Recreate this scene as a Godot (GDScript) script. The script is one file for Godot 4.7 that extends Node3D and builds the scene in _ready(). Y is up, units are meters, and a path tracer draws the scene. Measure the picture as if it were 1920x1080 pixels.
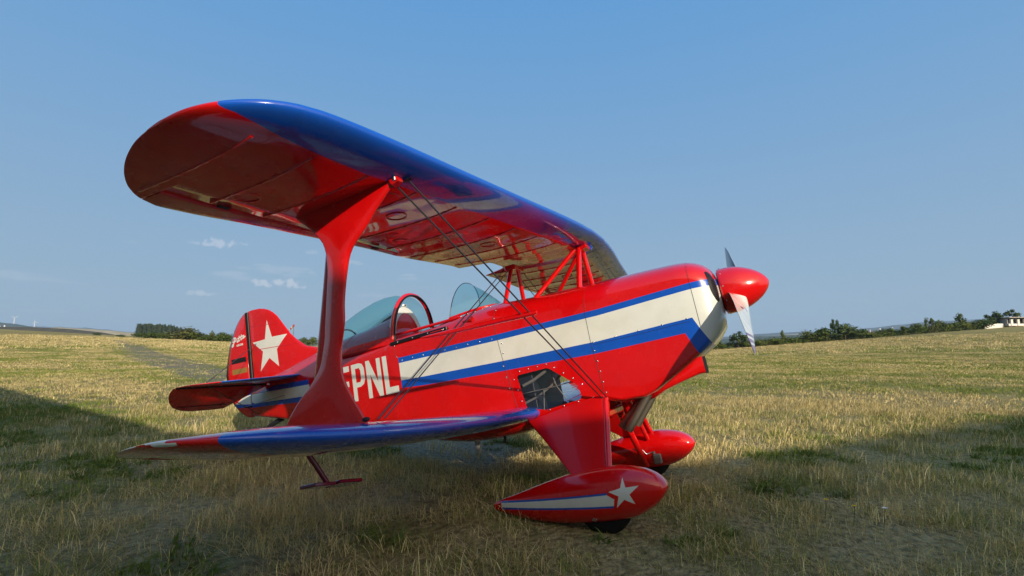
extends Node3D
# A red aerobatic biplane parked on a dry grass airfield, low sun from behind the viewer's right shoulder, two unseen hangars behind the viewer, their rooflines shaped for the ground shadow.
# Ground level is y = 0. The biplane's own axes: x to the nose, y up along its own up, z to its right wing; origin at the propeller hub.

const PITCH := 0.20209
const OFF := Vector3(0.3105, 1.5155, 0.0)
var EYE := Vector3(0.166, 1.116, 4.062)
var AHEAD := Vector3(-0.4251, 0, -0.9051)
var ASIDE := Vector3(0.9051, 0, -0.4251)
var rng := RandomNumberGenerator.new()
var used := {}
var M := {}
var patch_noise := FastNoiseLite.new()
var fine_noise := FastNoiseLite.new()
var plane: Node3D

# ------------------------------------------------------------------ naming
func numbered(called: String) -> String:
	var k: int = used.get(called, 0)
	used[called] = k + 1
	return called if k == 0 else "%s_%03d" % [called, k]

func tag(o: Node, label := "", category := "", group := "", kind := "") -> Node:
	if label != "": o.set_meta("label", label)
	if category != "": o.set_meta("category", category)
	if group != "": o.set_meta("group", group)
	if kind != "": o.set_meta("kind", kind)
	return o

func thing(called: String, at: Vector3, turn := 0.0) -> Node3D:
	var o := Node3D.new()
	o.name = numbered(called)
	add_child(o, true)
	o.position = at
	o.rotation.y = turn
	return o

func put(called: String, mesh: Mesh, mat: Material, parent: Node) -> MeshInstance3D:
	var o := MeshInstance3D.new()
	o.name = numbered(called) if parent == self else called
	o.mesh = mesh
	if mat: o.material_override = mat
	parent.add_child(o, true)
	return o

# ------------------------------------------------------------------ materials
func paint(r: float, g: float, b: float, rough := 0.16, coat := 1.0) -> StandardMaterial3D:
	var m := StandardMaterial3D.new()
	m.albedo_color = Color(r, g, b).linear_to_srgb()
	m.roughness = rough
	m.metallic_specular = 0.4
	if coat > 0.0:
		m.clearcoat_enabled = true
		m.clearcoat = coat
		m.clearcoat_roughness = 0.04
	return m

func matte(r: float, g: float, b: float, rough := 0.85) -> StandardMaterial3D:
	var m := StandardMaterial3D.new()
	m.albedo_color = Color(r, g, b).linear_to_srgb()
	m.roughness = rough
	return m

func metal(r: float, g: float, b: float, rough := 0.3) -> StandardMaterial3D:
	var m := matte(r, g, b, rough)
	m.metallic = 1.0
	return m

func glass(r: float, g: float, b: float, a: float) -> StandardMaterial3D:
	var m := StandardMaterial3D.new()
	m.albedo_color = Color(r, g, b, a)
	m.roughness = 0.03
	m.transparency = BaseMaterial3D.TRANSPARENCY_ALPHA
	m.cull_mode = BaseMaterial3D.CULL_DISABLED
	return m

func noise_tex(freq: float, seed_: int, size: int, ramp: Gradient, as_normal := false, bump := 4.0) -> NoiseTexture2D:
	var n := FastNoiseLite.new()
	n.seed = seed_
	n.frequency = freq
	n.fractal_octaves = 5
	var t := NoiseTexture2D.new()
	t.noise = n
	t.width = size
	t.height = size
	t.seamless = true
	t.generate_mipmaps = false
	if ramp: t.color_ramp = ramp
	t.as_normal_map = as_normal
	if as_normal: t.bump_strength = bump
	return t

func grad(offsets: Array, cols: Array) -> Gradient:
	var g := Gradient.new()
	g.offsets = PackedFloat32Array(offsets)
	g.colors = PackedColorArray(cols)
	return g

func make_materials() -> void:
	M.red = paint(0.66, 0.003, 0.004)
	M.blue = paint(0.006, 0.088, 0.52)
	M.white = paint(0.75, 0.78, 0.73)
	M.black = paint(0.012, 0.011, 0.012, 0.4, 0.0)
	M.gold = paint(0.32, 0.18, 0.035)
	M.flag_red = paint(0.66, 0.03, 0.03)
	M.purple = paint(0.06, 0.03, 0.22)
	M.maroon = paint(0.22, 0.012, 0.05)
	M.steel = metal(0.62, 0.62, 0.64, 0.25)
	M.dark = matte(0.015, 0.015, 0.02, 0.6)
	M.navy = matte(0.012, 0.017, 0.035, 0.5)
	M.rubber = matte(0.018, 0.018, 0.019, 0.85)
	(M.rubber as StandardMaterial3D).metallic_specular = 0.2
	M.fabric = paint(0.60, 0.004, 0.005, 0.35, 0.25)
	M.slate = paint(0.06, 0.075, 0.10, 0.3, 0.3)
	M.grey = matte(0.17, 0.17, 0.17, 0.5)
	M.pale = paint(0.55, 0.55, 0.54, 0.3, 0.3)
	M.pipe = metal(0.30, 0.27, 0.23, 0.5)
	M.wire = metal(0.16, 0.155, 0.16, 0.4)
	M.glass = glass(0.66, 0.86, 0.86, 0.06)
	(M.glass as StandardMaterial3D).refraction_enabled = true
	(M.glass as StandardMaterial3D).refraction_scale = 0.0002
	(M.glass as StandardMaterial3D).clearcoat_enabled = true
	(M.glass as StandardMaterial3D).clearcoat = 0.6
	(M.glass as StandardMaterial3D).clearcoat_roughness = 0.02
	M.pane = glass(0.25, 0.3, 0.3, 0.08)
	M.concrete = matte(0.30, 0.28, 0.25)
	M.whitewall = matte(0.74, 0.73, 0.70)
	M.bark = matte(0.09, 0.065, 0.045)
	# a trace of waviness in the dope and the paint
	var wav := noise_tex(0.012, 5, 512, null, true, 1.2)
	var fade := noise_tex(0.006, 41, 512, grad([0.25, 0.5, 0.75], [Color(0.965, 0.965, 0.96), Color(0.985, 0.985, 0.98), Color(1, 1, 1)]))
	var smear := noise_tex(0.01, 42, 512, grad([0.2, 0.5, 0.8], [Color(0.35, 0.35, 0.35), Color(0.6, 0.6, 0.6), Color(1, 1, 1)]))
	for k in ["red", "blue", "white"]:
		var m: StandardMaterial3D = M[k]
		m.albedo_texture = fade
		m.roughness = 0.34
		m.roughness_texture = smear
		m.clearcoat = 1.0
		m.clearcoat_roughness = 0.03
		m.normal_enabled = true
		m.normal_texture = wav
		m.normal_scale = 0.05
		m.uv1_triplanar = true
		m.uv1_scale = Vector3(0.9, 0.9, 0.9)

# ------------------------------------------------------------------ a skin: triangles with a flat chart, so that paint can be cut into them
class Shell:
	var tris: Array = []      # [p0,p1,p2,n0,n1,n2,u0,u1,u2,tag,col]

	func tri(a: Vector3, b: Vector3, c: Vector3, na: Vector3, nb: Vector3, nc: Vector3, ua: Vector2, ub: Vector2, uc: Vector2, tg: int, col: int) -> void:
		var g := (c - a).cross(b - a)
		if g.length_squared() < 1e-16: return
		if g.dot(na + nb + nc) < 0.0:
			tris.append([a, c, b, na, nc, nb, ua, uc, ub, tg, col])
		else:
			tris.append([a, b, c, na, nb, nc, ua, ub, uc, tg, col])

	# rings of equal length; chart(p, n) -> [Vector2, tag]
	func loft(rings: Array, chart: Callable, col: int, closed := true, caps := 0) -> void:
		var nr := rings.size()
		var nc: int = rings[0].size()
		var normals := []
		var agree := 0.0
		for i in nr:
			var row := PackedVector3Array()
			var mid := Vector3.ZERO
			for p in rings[i]: mid += p
			mid /= nc
			for j in nc:
				var jn: int = (j + 1) % nc if closed else mini(j + 1, nc - 1)
				var jp: int = (j - 1 + nc) % nc if closed else maxi(j - 1, 0)
				var du: Vector3 = rings[i][jn] - rings[i][jp]
				var dv: Vector3 = rings[mini(i + 1, nr - 1)][j] - rings[maxi(i - 1, 0)][j]
				if du.length() < 1e-7:
					du = rings[mini(i + 1, nr - 1)][jn] - rings[mini(i + 1, nr - 1)][jp] + rings[maxi(i - 1, 0)][jn] - rings[maxi(i - 1, 0)][jp]
				var n := du.cross(dv).normalized()
				agree += n.dot(rings[i][j] - mid)
				row.append(n)
			normals.append(row)
		var sgn := 1.0 if agree >= 0.0 else -1.0
		for i in nr - 1:
			for j in (nc if closed else nc - 1):
				var k: int = (j + 1) % nc
				var a: Vector3 = rings[i][j]
				var b: Vector3 = rings[i][k]
				var c: Vector3 = rings[i + 1][k]
				var d: Vector3 = rings[i + 1][j]
				var na: Vector3 = normals[i][j] * sgn
				var nb: Vector3 = normals[i][k] * sgn
				var ncc: Vector3 = normals[i + 1][k] * sgn
				var nd: Vector3 = normals[i + 1][j] * sgn
				var ch: Array = chart.call((a + b + c + d) / 4.0, (na + nb + ncc + nd) / 4.0)
				var f: Callable = ch[0]
				tri(a, b, c, na, nb, ncc, f.call(a), f.call(b), f.call(c), ch[1], col)
				tri(a, c, d, na, ncc, nd, f.call(a), f.call(c), f.call(d), ch[1], col)
		if caps & 1: cap(rings[0], rings[1], col)
		if caps & 2: cap(rings[nr - 1], rings[nr - 2], col)

	func cap(ring: PackedVector3Array, inner: PackedVector3Array, col: int) -> void:
		var mid := Vector3.ZERO
		var m2 := Vector3.ZERO
		for p in ring: mid += p
		for p in inner: m2 += p
		mid /= ring.size()
		m2 /= inner.size()
		var n := Vector3.ZERO
		for j in ring.size():
			n += (ring[j] - mid).cross(ring[(j + 1) % ring.size()] - mid)
		n = n.normalized()
		if n.dot(mid - m2) < 0.0: n = -n
		for j in ring.size():
			tri(mid, ring[j], ring[(j + 1) % ring.size()], n, n, n, Vector2.ZERO, Vector2.ZERO, Vector2.ZERO, -9, col)

	# paint a polygon of the chart (any simple polygon) on triangles that carry the tag
	func fill(poly: Array, tg: int, col: int) -> void:
		var pp := PackedVector2Array(poly)
		var idx := Geometry2D.triangulate_polygon(pp)
		if idx.is_empty():
			push_warning("polygon not triangulated")
			return
		for k in range(0, idx.size(), 3):
			convex(PackedVector2Array([pp[idx[k]], pp[idx[k + 1]], pp[idx[k + 2]]]), tg, col)

	func convex(poly: PackedVector2Array, tg: int, col: int) -> void:
		var area := 0.0
		var lo := poly[0]
		var hi := poly[0]
		for i in poly.size():
			var q := poly[(i + 1) % poly.size()]
			area += poly[i].cross(q)
			lo = lo.min(q)
			hi = hi.max(q)
		if area < 0.0: poly.reverse()
		var out := []
		for t in tris:
			if t[9] != tg or t[10] == col:
				out.append(t)
				continue
			var tl: Vector2 = (t[6] as Vector2).min(t[7]).min(t[8])
			var th: Vector2 = (t[6] as Vector2).max(t[7]).max(t[8])
			if th.x <= lo.x or tl.x >= hi.x or th.y <= lo.y or tl.y >= hi.y:
				out.append(t)
				continue
			# each corner: [pos, normal, uv]
			var rest := [[t[0], t[3], t[6]], [t[1], t[4], t[7]], [t[2], t[5], t[8]]]
			var pieces := []
			for i in poly.size():
				var a := poly[i]
				var e := poly[(i + 1) % poly.size()] - a
				var inside := []
				var outside := []
				for j in rest.size():
					var v: Array = rest[j]
					var w: Array = rest[(j + 1) % rest.size()]
					var dv := e.cross((v[2] as Vector2) - a)
					var dw := e.cross((w[2] as Vector2) - a)
					if dv >= -1e-9: inside.append(v)
					if dv <= 1e-9: outside.append(v)
					if (dv > 1e-9 and dw < -1e-9) or (dv < -1e-9 and dw > 1e-9):
						var s := dv / (dv - dw)
						var x := [(v[0] as Vector3).lerp(w[0], s), (v[1] as Vector3).lerp(w[1], s), (v[2] as Vector2).lerp(w[2], s)]
						inside.append(x)
						outside.append(x)
				if outside.size() >= 3: pieces.append(outside)
				rest = inside
				if rest.size() < 3: break
			if rest.size() < 3:
				out.append(t)
				continue
			for pc in pieces: fan(out, pc, t[9], t[10])
			fan(out, rest, t[9], col)
		tris = out

	func fan(out: Array, pc: Array, tg: int, col: int) -> void:
		for j in range(1, pc.size() - 1):
			var a: Array = pc[0]
			var b: Array = pc[j]
			var c: Array = pc[j + 1]
			if ((b[0] as Vector3) - a[0]).cross((c[0] as Vector3) - a[0]).length_squared() < 1e-18: continue
			out.append([a[0], b[0], c[0], a[1], b[1], c[1], a[2], b[2], c[2], tg, col])

	func mesh(mats: Array) -> ArrayMesh:
		var sts := {}
		for t in tris:
			if t[10] < 0: continue
			if not sts.has(t[10]):
				var s := SurfaceTool.new()
				s.begin(Mesh.PRIMITIVE_TRIANGLES)
				sts[t[10]] = s
			var st: SurfaceTool = sts[t[10]]
			for k in 3:
				st.set_normal(t[3 + k])
				st.set_uv(t[6 + k])
				st.add_vertex(t[k])
		var am: ArrayMesh = null
		var keys := sts.keys()
		keys.sort()
		for k in keys:
			am = (sts[k] as SurfaceTool).commit(am)
			am.surface_set_material(am.get_surface_count() - 1, mats[k])
		return am

# charts
func by_side(p: Vector3, n: Vector3) -> Array: return [func(q: Vector3): return Vector2(q.x, q.y), 1 if p.z > 0.0 else 2]
func by_top(p: Vector3, n: Vector3) -> Array: return [func(q: Vector3): return Vector2(q.x, q.z), 1 if n.y > 0.0 else 2]
func by_none(p: Vector3, n: Vector3) -> Array: return [func(q: Vector3): return Vector2(q.x, q.y), 0]

func section(t: float, s: float) -> float:   # half thickness of an aerofoil of unit chord
	return maxf(0.0, 5.0 * t * (0.2969 * sqrt(s) - 0.126 * s - 0.3516 * s * s + 0.2843 * s * s * s - 0.1036 * s * s * s * s))

# a wing-like sheet. rows: [span, front, rear, thickness ratio]; place(chord position, off the mid surface, span) -> Vector3
func sheet(rows: Array, place: Callable, s0 := 0.0, s1 := 1.0, n := 14) -> Array:
	var rings := []
	for r in rows:
		var ring := PackedVector3Array()
		for k in 2 * n:
			var up := k <= n
			var kk := k if up else 2 * n - k
			var s := s0 + (s1 - s0) * (0.5 - 0.5 * cos(PI * kk / float(n)) if s0 == 0.0 else kk / float(n))
			var c: float = r[2] - r[1]
			var h := section(r[3], s) * absf(c) + 0.0012
			if s0 == 0.0 and kk == 0: h = 0.0
			ring.append(place.call(r[1] + c * s, h if up else -h, r[0]))
		rings.append(ring)
	return rings

func line_at(table: Array, x: float, col: int) -> float:   # table rows sorted by first entry
	if x <= table[0][0]: return table[0][col]
	for i in range(1, table.size()):
		if x <= table[i][0]:
			var a: Array = table[i - 1]
			var b: Array = table[i]
			return lerpf(a[col], b[col], (x - a[0]) / maxf(1e-9, b[0] - a[0]))
	return table[table.size() - 1][col]

# smooth (Catmull-Rom) version
func curve_at(table: Array, x: float, col: int) -> float:
	var n := table.size()
	if x <= table[0][0]: return table[0][col]
	if x >= table[n - 1][0]: return table[n - 1][col]
	for i in range(1, n):
		if x <= table[i][0]:
			var x0: float = table[i - 1][0]
			var x1: float = table[i][0]
			var y0: float = table[i - 1][col]
			var y1: float = table[i][col]
			var d := x1 - x0
			var sl := (y1 - y0) / d
			var m0 := sl
			var m1 := sl
			if i >= 2:
				var sp: float = (y0 - table[i - 2][col]) / (x0 - table[i - 2][0])
				m0 = 0.0 if sp * sl <= 0.0 else 2.0 * sp * sl / (sp + sl)
			if i < n - 1:
				var sn: float = (table[i + 1][col] - y1) / (table[i + 1][0] - x1)
				m1 = 0.0 if sn * sl <= 0.0 else 2.0 * sn * sl / (sn + sl)
			var t := (x - x0) / d
			return (2 * t * t * t - 3 * t * t + 1) * y0 + (t * t * t - 2 * t * t + t) * d * m0 + (-2 * t * t * t + 3 * t * t) * y1 + (t * t * t - t * t) * d * m1
	return table[n - 1][col]

func tube_rings(path: Array, radius, sides := 10, flat := 1.0) -> Array:
	var rings := []
	var up := Vector3.UP
	for i in path.size():
		var t: Vector3 = (path[mini(i + 1, path.size() - 1)] - path[maxi(i - 1, 0)]).normalized()
		if absf(t.dot(up)) > 0.95: up = Vector3.RIGHT
		var a := t.cross(up).normalized()
		var b := a.cross(t).normalized()
		up = b
		var r: float = radius[i] if radius is Array else radius
		var ring := PackedVector3Array()
		for k in sides:
			var w := TAU * k / sides
			ring.append(path[i] + a * cos(w) * r * flat + b * sin(w) * r)
		rings.append(ring)
	return rings

func tube(called: String, path: Array, radius, mat: Material, parent: Node, sides := 10, flat := 1.0) -> MeshInstance3D:
	var s := Shell.new()
	s.loft(tube_rings(path, radius, sides, flat), by_none, 0, true, 3)
	var o := put(called, s.mesh([mat]), null, parent)
	if parent == plane: o.position = OFF
	return o

func part(called: String, s: Shell, mats: Array, parent: Node = null) -> MeshInstance3D:
	var o := put(called, s.mesh(mats), null, parent if parent else plane)
	if parent == null: o.position = OFF
	return o

# a box with small chamfers, given its centre, size and (optional) basis
func box_skin(s: Shell, c: Vector3, size: Vector3, b := Basis.IDENTITY, ch := 0.004, col := 0) -> void:
	var h := size / 2.0
	ch = minf(ch, minf(h.x, minf(h.y, h.z)) * 0.6)
	var rings := []
	for lv in [[-1, true], [-1, false], [1, false], [1, true]]:
		var y: float = lv[0] * (h.y if lv[1] else h.y - ch)
		var ins: float = ch if lv[1] else 0.0
		var ring := PackedVector3Array()
		for q in [[1, 1, 0], [1, 1, 1], [-1, 1, 1], [-1, 1, 0], [-1, -1, 0], [-1, -1, 1], [1, -1, 1], [1, -1, 0]]:
			var x: float = q[0] * (h.x - ins - (ch if q[2] == 1 else 0.0))
			var z: float = q[1] * (h.z - ins - (ch if q[2] == 0 else 0.0))
			ring.append(c + b * Vector3(x, y, z))
		rings.append(ring)
	for i in 3:
		for j in 8:
			var k := (j + 1) % 8
			flat_quad(s, rings[i][j], rings[i][k], rings[i + 1][k], rings[i + 1][j], c, col)
	for e in [0, 3]:
		for j in range(1, 7): flat_tri(s, rings[e][0], rings[e][j], rings[e][j + 1], c, col)

func flat_tri(s: Shell, a: Vector3, b: Vector3, c: Vector3, mid: Vector3, col: int) -> void:
	var n := (b - a).cross(c - a).normalized()
	if n.dot((a + b + c) / 3.0 - mid) < 0.0: n = -n
	s.tri(a, b, c, n, n, n, Vector2(a.x, a.z), Vector2(b.x, b.z), Vector2(c.x, c.z), 0, col)

func flat_quad(s: Shell, a: Vector3, b: Vector3, c: Vector3, d: Vector3, mid: Vector3, col: int) -> void:
	flat_tri(s, a, b, c, mid, col)
	flat_tri(s, a, c, d, mid, col)

func star(c: Vector2, r: float, turn: float, inner := 0.4, squash := Vector2.ONE) -> Array:
	var out := []
	for k in 10:
		var a := turn + PI / 2 + k * PI / 5
		out.append(c + Vector2(cos(a), sin(a)) * squash * (r if k % 2 == 0 else r * inner))
	return out

# ------------------------------------------------------------------ the scene
func _ready() -> void:
	rng.seed = 20240611
	var cam := Camera3D.new()
	cam.name = "camera"
	add_child(cam)
	cam.position = EYE
	cam.rotation = Vector3(deg_to_rad(6.92), deg_to_rad(25.16), 0)
	cam.fov = 58.99
	cam.near = 0.05
	cam.far = 20000.0
	cam.current = true
	make_sky()
	var sun := DirectionalLight3D.new()
	sun.name = "sun"
	add_child(sun)
	sun.light_energy = 1.3
	sun.light_color = Color(1.0, 0.93, 0.83)
	sun.light_angular_distance = 0.5
	sun.shadow_enabled = true
	var az := deg_to_rad(51.0)
	var el := deg_to_rad(19.3)
	sun.look_at_from_position(Vector3.ZERO, -Vector3(sin(az) * cos(el), sin(el), cos(az) * cos(el)), Vector3.UP)
	make_materials()
	patch_noise.seed = 3
	patch_noise.frequency = 0.09
	patch_noise.fractal_octaves = 4
	fine_noise.seed = 8
	fine_noise.frequency = 0.6
	fine_noise.fractal_octaves = 3
	make_ground()
	make_hills()
	make_hangars()
	make_biplane()
	make_far_things()
	make_plants()
	make_grass()

func make_sky() -> void:
	var sm := ProceduralSkyMaterial.new()
	sm.sky_top_color = Color(0.221, 0.519, 0.767)
	sm.sky_horizon_color = Color(0.574, 0.660, 0.716)
	sm.sky_curve = 0.375
	sm.ground_horizon_color = Color(0.50, 0.55, 0.55)
	sm.ground_bottom_color = Color(0.25, 0.24, 0.16)
	sm.sun_angle_max = 85.0  # wide glow round the sun, spread to lift the light in the shade
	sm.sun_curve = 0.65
	sm.sky_energy_multiplier = 1.0
	# small fair-weather clouds low over the horizon
	var im := Image.create(4096, 2048, false, Image.FORMAT_RGBA8)
	im.fill(Color(1, 1, 1, 0))
	var nz := FastNoiseLite.new()
	nz.seed = 12
	nz.frequency = 0.05
	nz.fractal_octaves = 4
	# azimuth, elevation, half width, half height, strength, wispiness
	for c in [[-57.6, 10.2, 0.45, 0.16, 0.5, 0], [-55.6, 10.25, 1.25, 0.42, 0.85, 0], [-53.7, 10.45, 0.5, 0.22, 0.7, 0], [-56.9, 5.35, 1.05, 0.24, 0.75, 0],
			[-51.4, 6.65, 1.05, 0.34, 0.95, 0], [-49.3, 6.75, 1.2, 0.44, 1.0, 0], [-48.2, 6.5, 0.7, 0.2, 0.7, 0], [-54.3, 7.35, 1.9, 0.3, 0.35, 1], [-53.6, 7.0, 1.2, 0.16, 0.3, 1],
			[-50.0, 8.15, 3.0, 0.4, 0.35, 1], [-48.9, 7.6, 1.4, 0.2, 0.2, 1], [-47.2, 10.15, 0.7, 0.2, 0.4, 0], [-69.8, 5.9, 1.8, 0.34, 0.3, 1], [-67.3, 5.75, 1.6, 0.1, 0.25, 1],
			[-67.8, 3.2, 1.6, 0.12, 0.22, 1], [-43.0, 9.3, 1.1, 0.22, 0.4, 1], [-37.0, 8.2, 0.9, 0.16, 0.3, 1], [-36.6, 7.8, 1.2, 0.16, 0.35, 1], [9.0, 4.6, 1.1, 0.1, 0.12, 1],
			[-62.5, 9.7, 0.6, 0.1, 0.25, 1], [-40.5, 5.9, 1.3, 0.13, 0.3, 1], [35.0, 9.0, 3.0, 0.3, 0.25, 1], [80.0, 7.0, 3.5, 0.5, 0.4, 0], [140.0, 8.0, 4.0, 0.6, 0.4, 0], [-120.0, 7.0, 3.0, 0.5, 0.5, 0], [-160.0, 9.0, 3.0, 0.5, 0.4, 0]]:
		var cx: float = fposmod(c[0] / 360.0, 1.0) * 4096.0
		var cy = (90.0 - c[1]) / 180.0 * 2048.0
		var rx: float = c[2] * 11.38 * 1.5
		var ry: float = c[3] * 11.38 * 1.6
		for yy in range(int(cy - ry) - 1, int(cy + ry) + 2):
			for xx in range(int(cx - rx) - 1, int(cx + rx) + 2):
				var dx = (xx - cx) / rx
				var dy = (yy - cy) / ry
				var lump := nz.get_noise_2d(xx * (2.6 if c[5] == 0 else 0.9), yy * (2.6 if c[5] == 0 else 4.0))
				var v: float
				if c[5] == 0:
					v = 1.0 - dx * dx - (dy * dy * (3.5 if dy > 0 else 0.9)) + lump * 1.1
				else:
					v = 1.0 - dx * dx - pow(dy - 0.35 * dx * dx + 0.2, 2) * 1.3 + lump * 0.7
				v = smoothstep(0.25, 0.95, v) * c[4]
				if v > 0.0:
					var old := im.get_pixel(posmod(xx, 4096), yy).a
					im.set_pixel(posmod(xx, 4096), yy, Color(1.0, 0.88, 0.76, clampf(maxf(old, v), 0, 1)))
	sm.sky_cover = ImageTexture.create_from_image(im)
	sm.sky_cover_modulate = Color(0.50, 0.49, 0.48, 0.8)
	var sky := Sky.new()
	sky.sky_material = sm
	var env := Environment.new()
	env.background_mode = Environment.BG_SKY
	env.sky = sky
	env.tonemap_mode = Environment.TONE_MAPPER_LINEAR
	env.tonemap_exposure = 1.25
	env.sdfgi_enabled = true
	env.ssao_enabled = true
	env.ssil_enabled = true
	env.fog_enabled = true
	env.fog_density = 0.00011
	env.fog_light_color = Color(0.62, 0.72, 0.82)
	var we := WorldEnvironment.new()
	we.name = "world_environment"
	we.environment = env
	add_child(we)

# ------------------------------------------------------------------ ground
func height(x: float, z: float) -> float:
	var q := Vector3(x, 0, z) - Vector3(EYE.x, 0, EYE.z)
	var d := q.dot(AHEAD)
	var u := q.dot(ASIDE)
	var rise := 0.0
	if u < 0.0: rise = 0.0505 * (sqrt(pow(maxf(0, -u - 16), 2) + 40.0) - 6.32) * 1.06
	else: rise = 0.076 * (sqrt(pow(maxf(0, u - 42), 2) + 40.0) - 6.32) * 1.05
	rise = minf(rise, 13.0)
	var h := rise * smoothstep(12.0, 150.0, d)
	if d > 165.0: h -= minf((d - 165.0) * 0.05 * smoothstep(165.0, 240.0, d), 45.0)
	h += patch_noise.get_noise_2d(x * 0.5, z * 0.5) * 0.10 * smoothstep(10.0, 40.0, q.length())
	return h

func track_weight(x: float, z: float) -> float:   # worn stony track that crosses the field and passes under the biplane
	var path := [[-2.6, -0.9, 0.55], [-3.4, -1.3, 0.7], [-8.0, -4.0, 0.9], [-15.0, -7.9, 1.1], [-20.5, -10.6, 1.5], [-30.0, -15.6, 2.0], [-52.0, -27.0, 2.5], [-95.0, -48.0, 2.5], [-130.0, -64.0, 1.5]]
	var best := 9.0
	var p := Vector2(x, z)
	for i in path.size() - 1:
		var a := Vector2(path[i][0], path[i][1])
		var b := Vector2(path[i + 1][0], path[i + 1][1])
		var t := clampf((p - a).dot(b - a) / (b - a).length_squared(), 0, 1)
		var w: float = lerpf(path[i][2], path[i + 1][2], t)
		best = minf(best, p.distance_to(a.lerp(b, t)) / w)
	var wob := patch_noise.get_noise_2d(x * 3.0 + 40, z * 3.0) * 0.4 + fine_noise.get_noise_2d(x, z) * 0.25
	return smoothstep(1.1, 0.7, best + wob)

func green_share(x: float, z: float) -> float:
	var v := patch_noise.get_noise_2d(x + 300, z * 1.3) * 0.9 + fine_noise.get_noise_2d(x * 0.5, z * 0.5) * 0.35
	var g := clampf(0.52 + v * 0.95, 0.0, 1.0)
	# a few lusher patches
	for c in [[-4.88, 1.49, 0.8], [-5.98, 1.22, 0.7], [-3.67, -.44, 0.55], [-2.46, -1.52, 0.6], [-1.61, -.15, .4], [.37, -.71, .55], [.55, -2.12, .7], [1.86, -2.3, .6], [2.6, -3.0, .8], [3.8, -6.9, .9], [-1.82, 1.37, .4], [6.1, -14, 3.0], [-2.62, 2.26, .4], [0.0, .51, .3]]:
		g = maxf(g, 1.0 - smoothstep(0.4, 1.0, Vector2(x - c[0], z - c[1]).length() / c[2] + fine_noise.get_noise_2d(x * 2, z * 2) * 0.5))
	return g

func ground_colour(x: float, z: float) -> Color:
	var q := Vector3(x, 0, z) - EYE
	var d := Vector2(q.x, q.z).length()
	var soil := Color(0.33, 0.265, 0.15)
	var straw := Color(0.46, 0.365, 0.155)
	var green := Color(0.22, 0.25, 0.06)
	var far := smoothstep(6.0, 35.0, d)
	var g := green_share(x, z)
	if d > 110.0:   # a belt of long dry grass along the far edge of the field
		g *= 1.0 - 0.6 * smoothstep(115.0, 140.0, d + patch_noise.get_noise_2d(x * 0.6, z * 0.6) * 30.0)
	var turf := straw.lerp(green, g * 0.8)
	var c := soil.lerp(turf, 0.3 + 0.7 * far)
	c = c.lerp(c * 1.25, clampf(patch_noise.get_noise_2d(x * 0.35, z * 0.35), -0.6, 1.0))
	var t := track_weight(x, z)
	c = c.lerp(Color(0.27, 0.245, 0.20), t * 0.7)
	c.a = 1.0
	return c

func make_ground() -> void:
	# one sheet out to the horizon, finer towards the middle
	var st := SurfaceTool.new()
	st.begin(Mesh.PRIMITIVE_TRIANGLES)
	var radii := [0.0]
	var r := 0.6
	while r < 9000.0:
		radii.append(r)
		r *= 1.075 if r < 400 else 1.3
		if r < 14.0: r = minf(r, radii[radii.size() - 1] + 0.45)
	var na := 288
	var verts := []
	for i in radii.size():
		var row := []
		for k in na:
			var a := TAU * k / na
			var x: float = EYE.x + radii[i] * sin(a)
			var z: float = EYE.z + radii[i] * cos(a)
			row.append(Vector3(x, height(x, z), z))
		verts.append(row)
	for i in radii.size():
		for k in na:
			var v: Vector3 = verts[i][k]
			st.set_color(ground_colour(v.x, v.z))
			st.set_uv(Vector2(v.x, v.z))
			st.add_vertex(v)
	for i in radii.size() - 1:
		for k in na:
			var l := (k + 1) % na
			var a := i * na + k
			var b := i * na + l
			var c := (i + 1) * na + l
			var d := (i + 1) * na + k
			for t in [[a, b, c], [a, c, d]]:
				if i == 0 and t[1] == b: pass
				st.add_index(t[0])
				st.add_index(t[2])
				st.add_index(t[1])
	st.generate_normals()
	var m := StandardMaterial3D.new()
	m.vertex_color_use_as_albedo = true
	m.roughness = 0.95
	m.metallic_specular = 0.2
	m.albedo_texture = noise_tex(0.035, 21, 1024, grad([0.0, 0.4, 0.6, 1.0], [Color(0.62, 0.60, 0.56), Color(0.84, 0.84, 0.82), Color(0.95, 0.95, 0.93), Color(1, 1, 1)]))
	m.uv1_triplanar = true
	m.uv1_world_triplanar = true
	m.uv1_scale = Vector3(0.31, 0.31, 0.31)
	m.normal_enabled = true
	m.normal_texture = noise_tex(0.05, 22, 1024, null, true, 9.0)
	m.normal_scale = 1.0
	tag(put("ground", st.commit(), m, self), "dry grass airfield with straw coloured and green patches", "", "", "structure")

func mound(called: String, pts: Array, drop: float, back: float, mat: Material, label: String) -> void:
	# a long hill: its crest through pts, a face sloping down to the viewer's side and one beyond
	var s := Shell.new()
	var rings := []
	var n := FastNoiseLite.new()
	n.seed = called.length()
	n.frequency = 0.004
	for i in pts.size() - 1:
		var a := Vector3(pts[i][0], pts[i][1], pts[i][2])
		var b := Vector3(pts[i + 1][0], pts[i + 1][1], pts[i + 1][2])
		for k in 5:
			var p := a.lerp(b, k / 5.0)
			var out := Vector3(p.x - EYE.x, 0, p.z - EYE.z).normalized()
			p.y += n.get_noise_2d(p.x, p.z) * drop * 0.05
			rings.append(PackedVector3Array([p - out * drop * 4.0 - Vector3(0, drop, 0), p - out * drop * 0.8 - Vector3(0, drop * 0.22, 0), p, p + out * back * 0.4 - Vector3(0, drop * 0.1, 0), p + out * back - Vector3(0, drop, 0)]))
	s.loft(rings, by_none, 0, false)
	tag(put(called, s.mesh([mat]), null, self), label, "", "", "structure")

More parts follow.
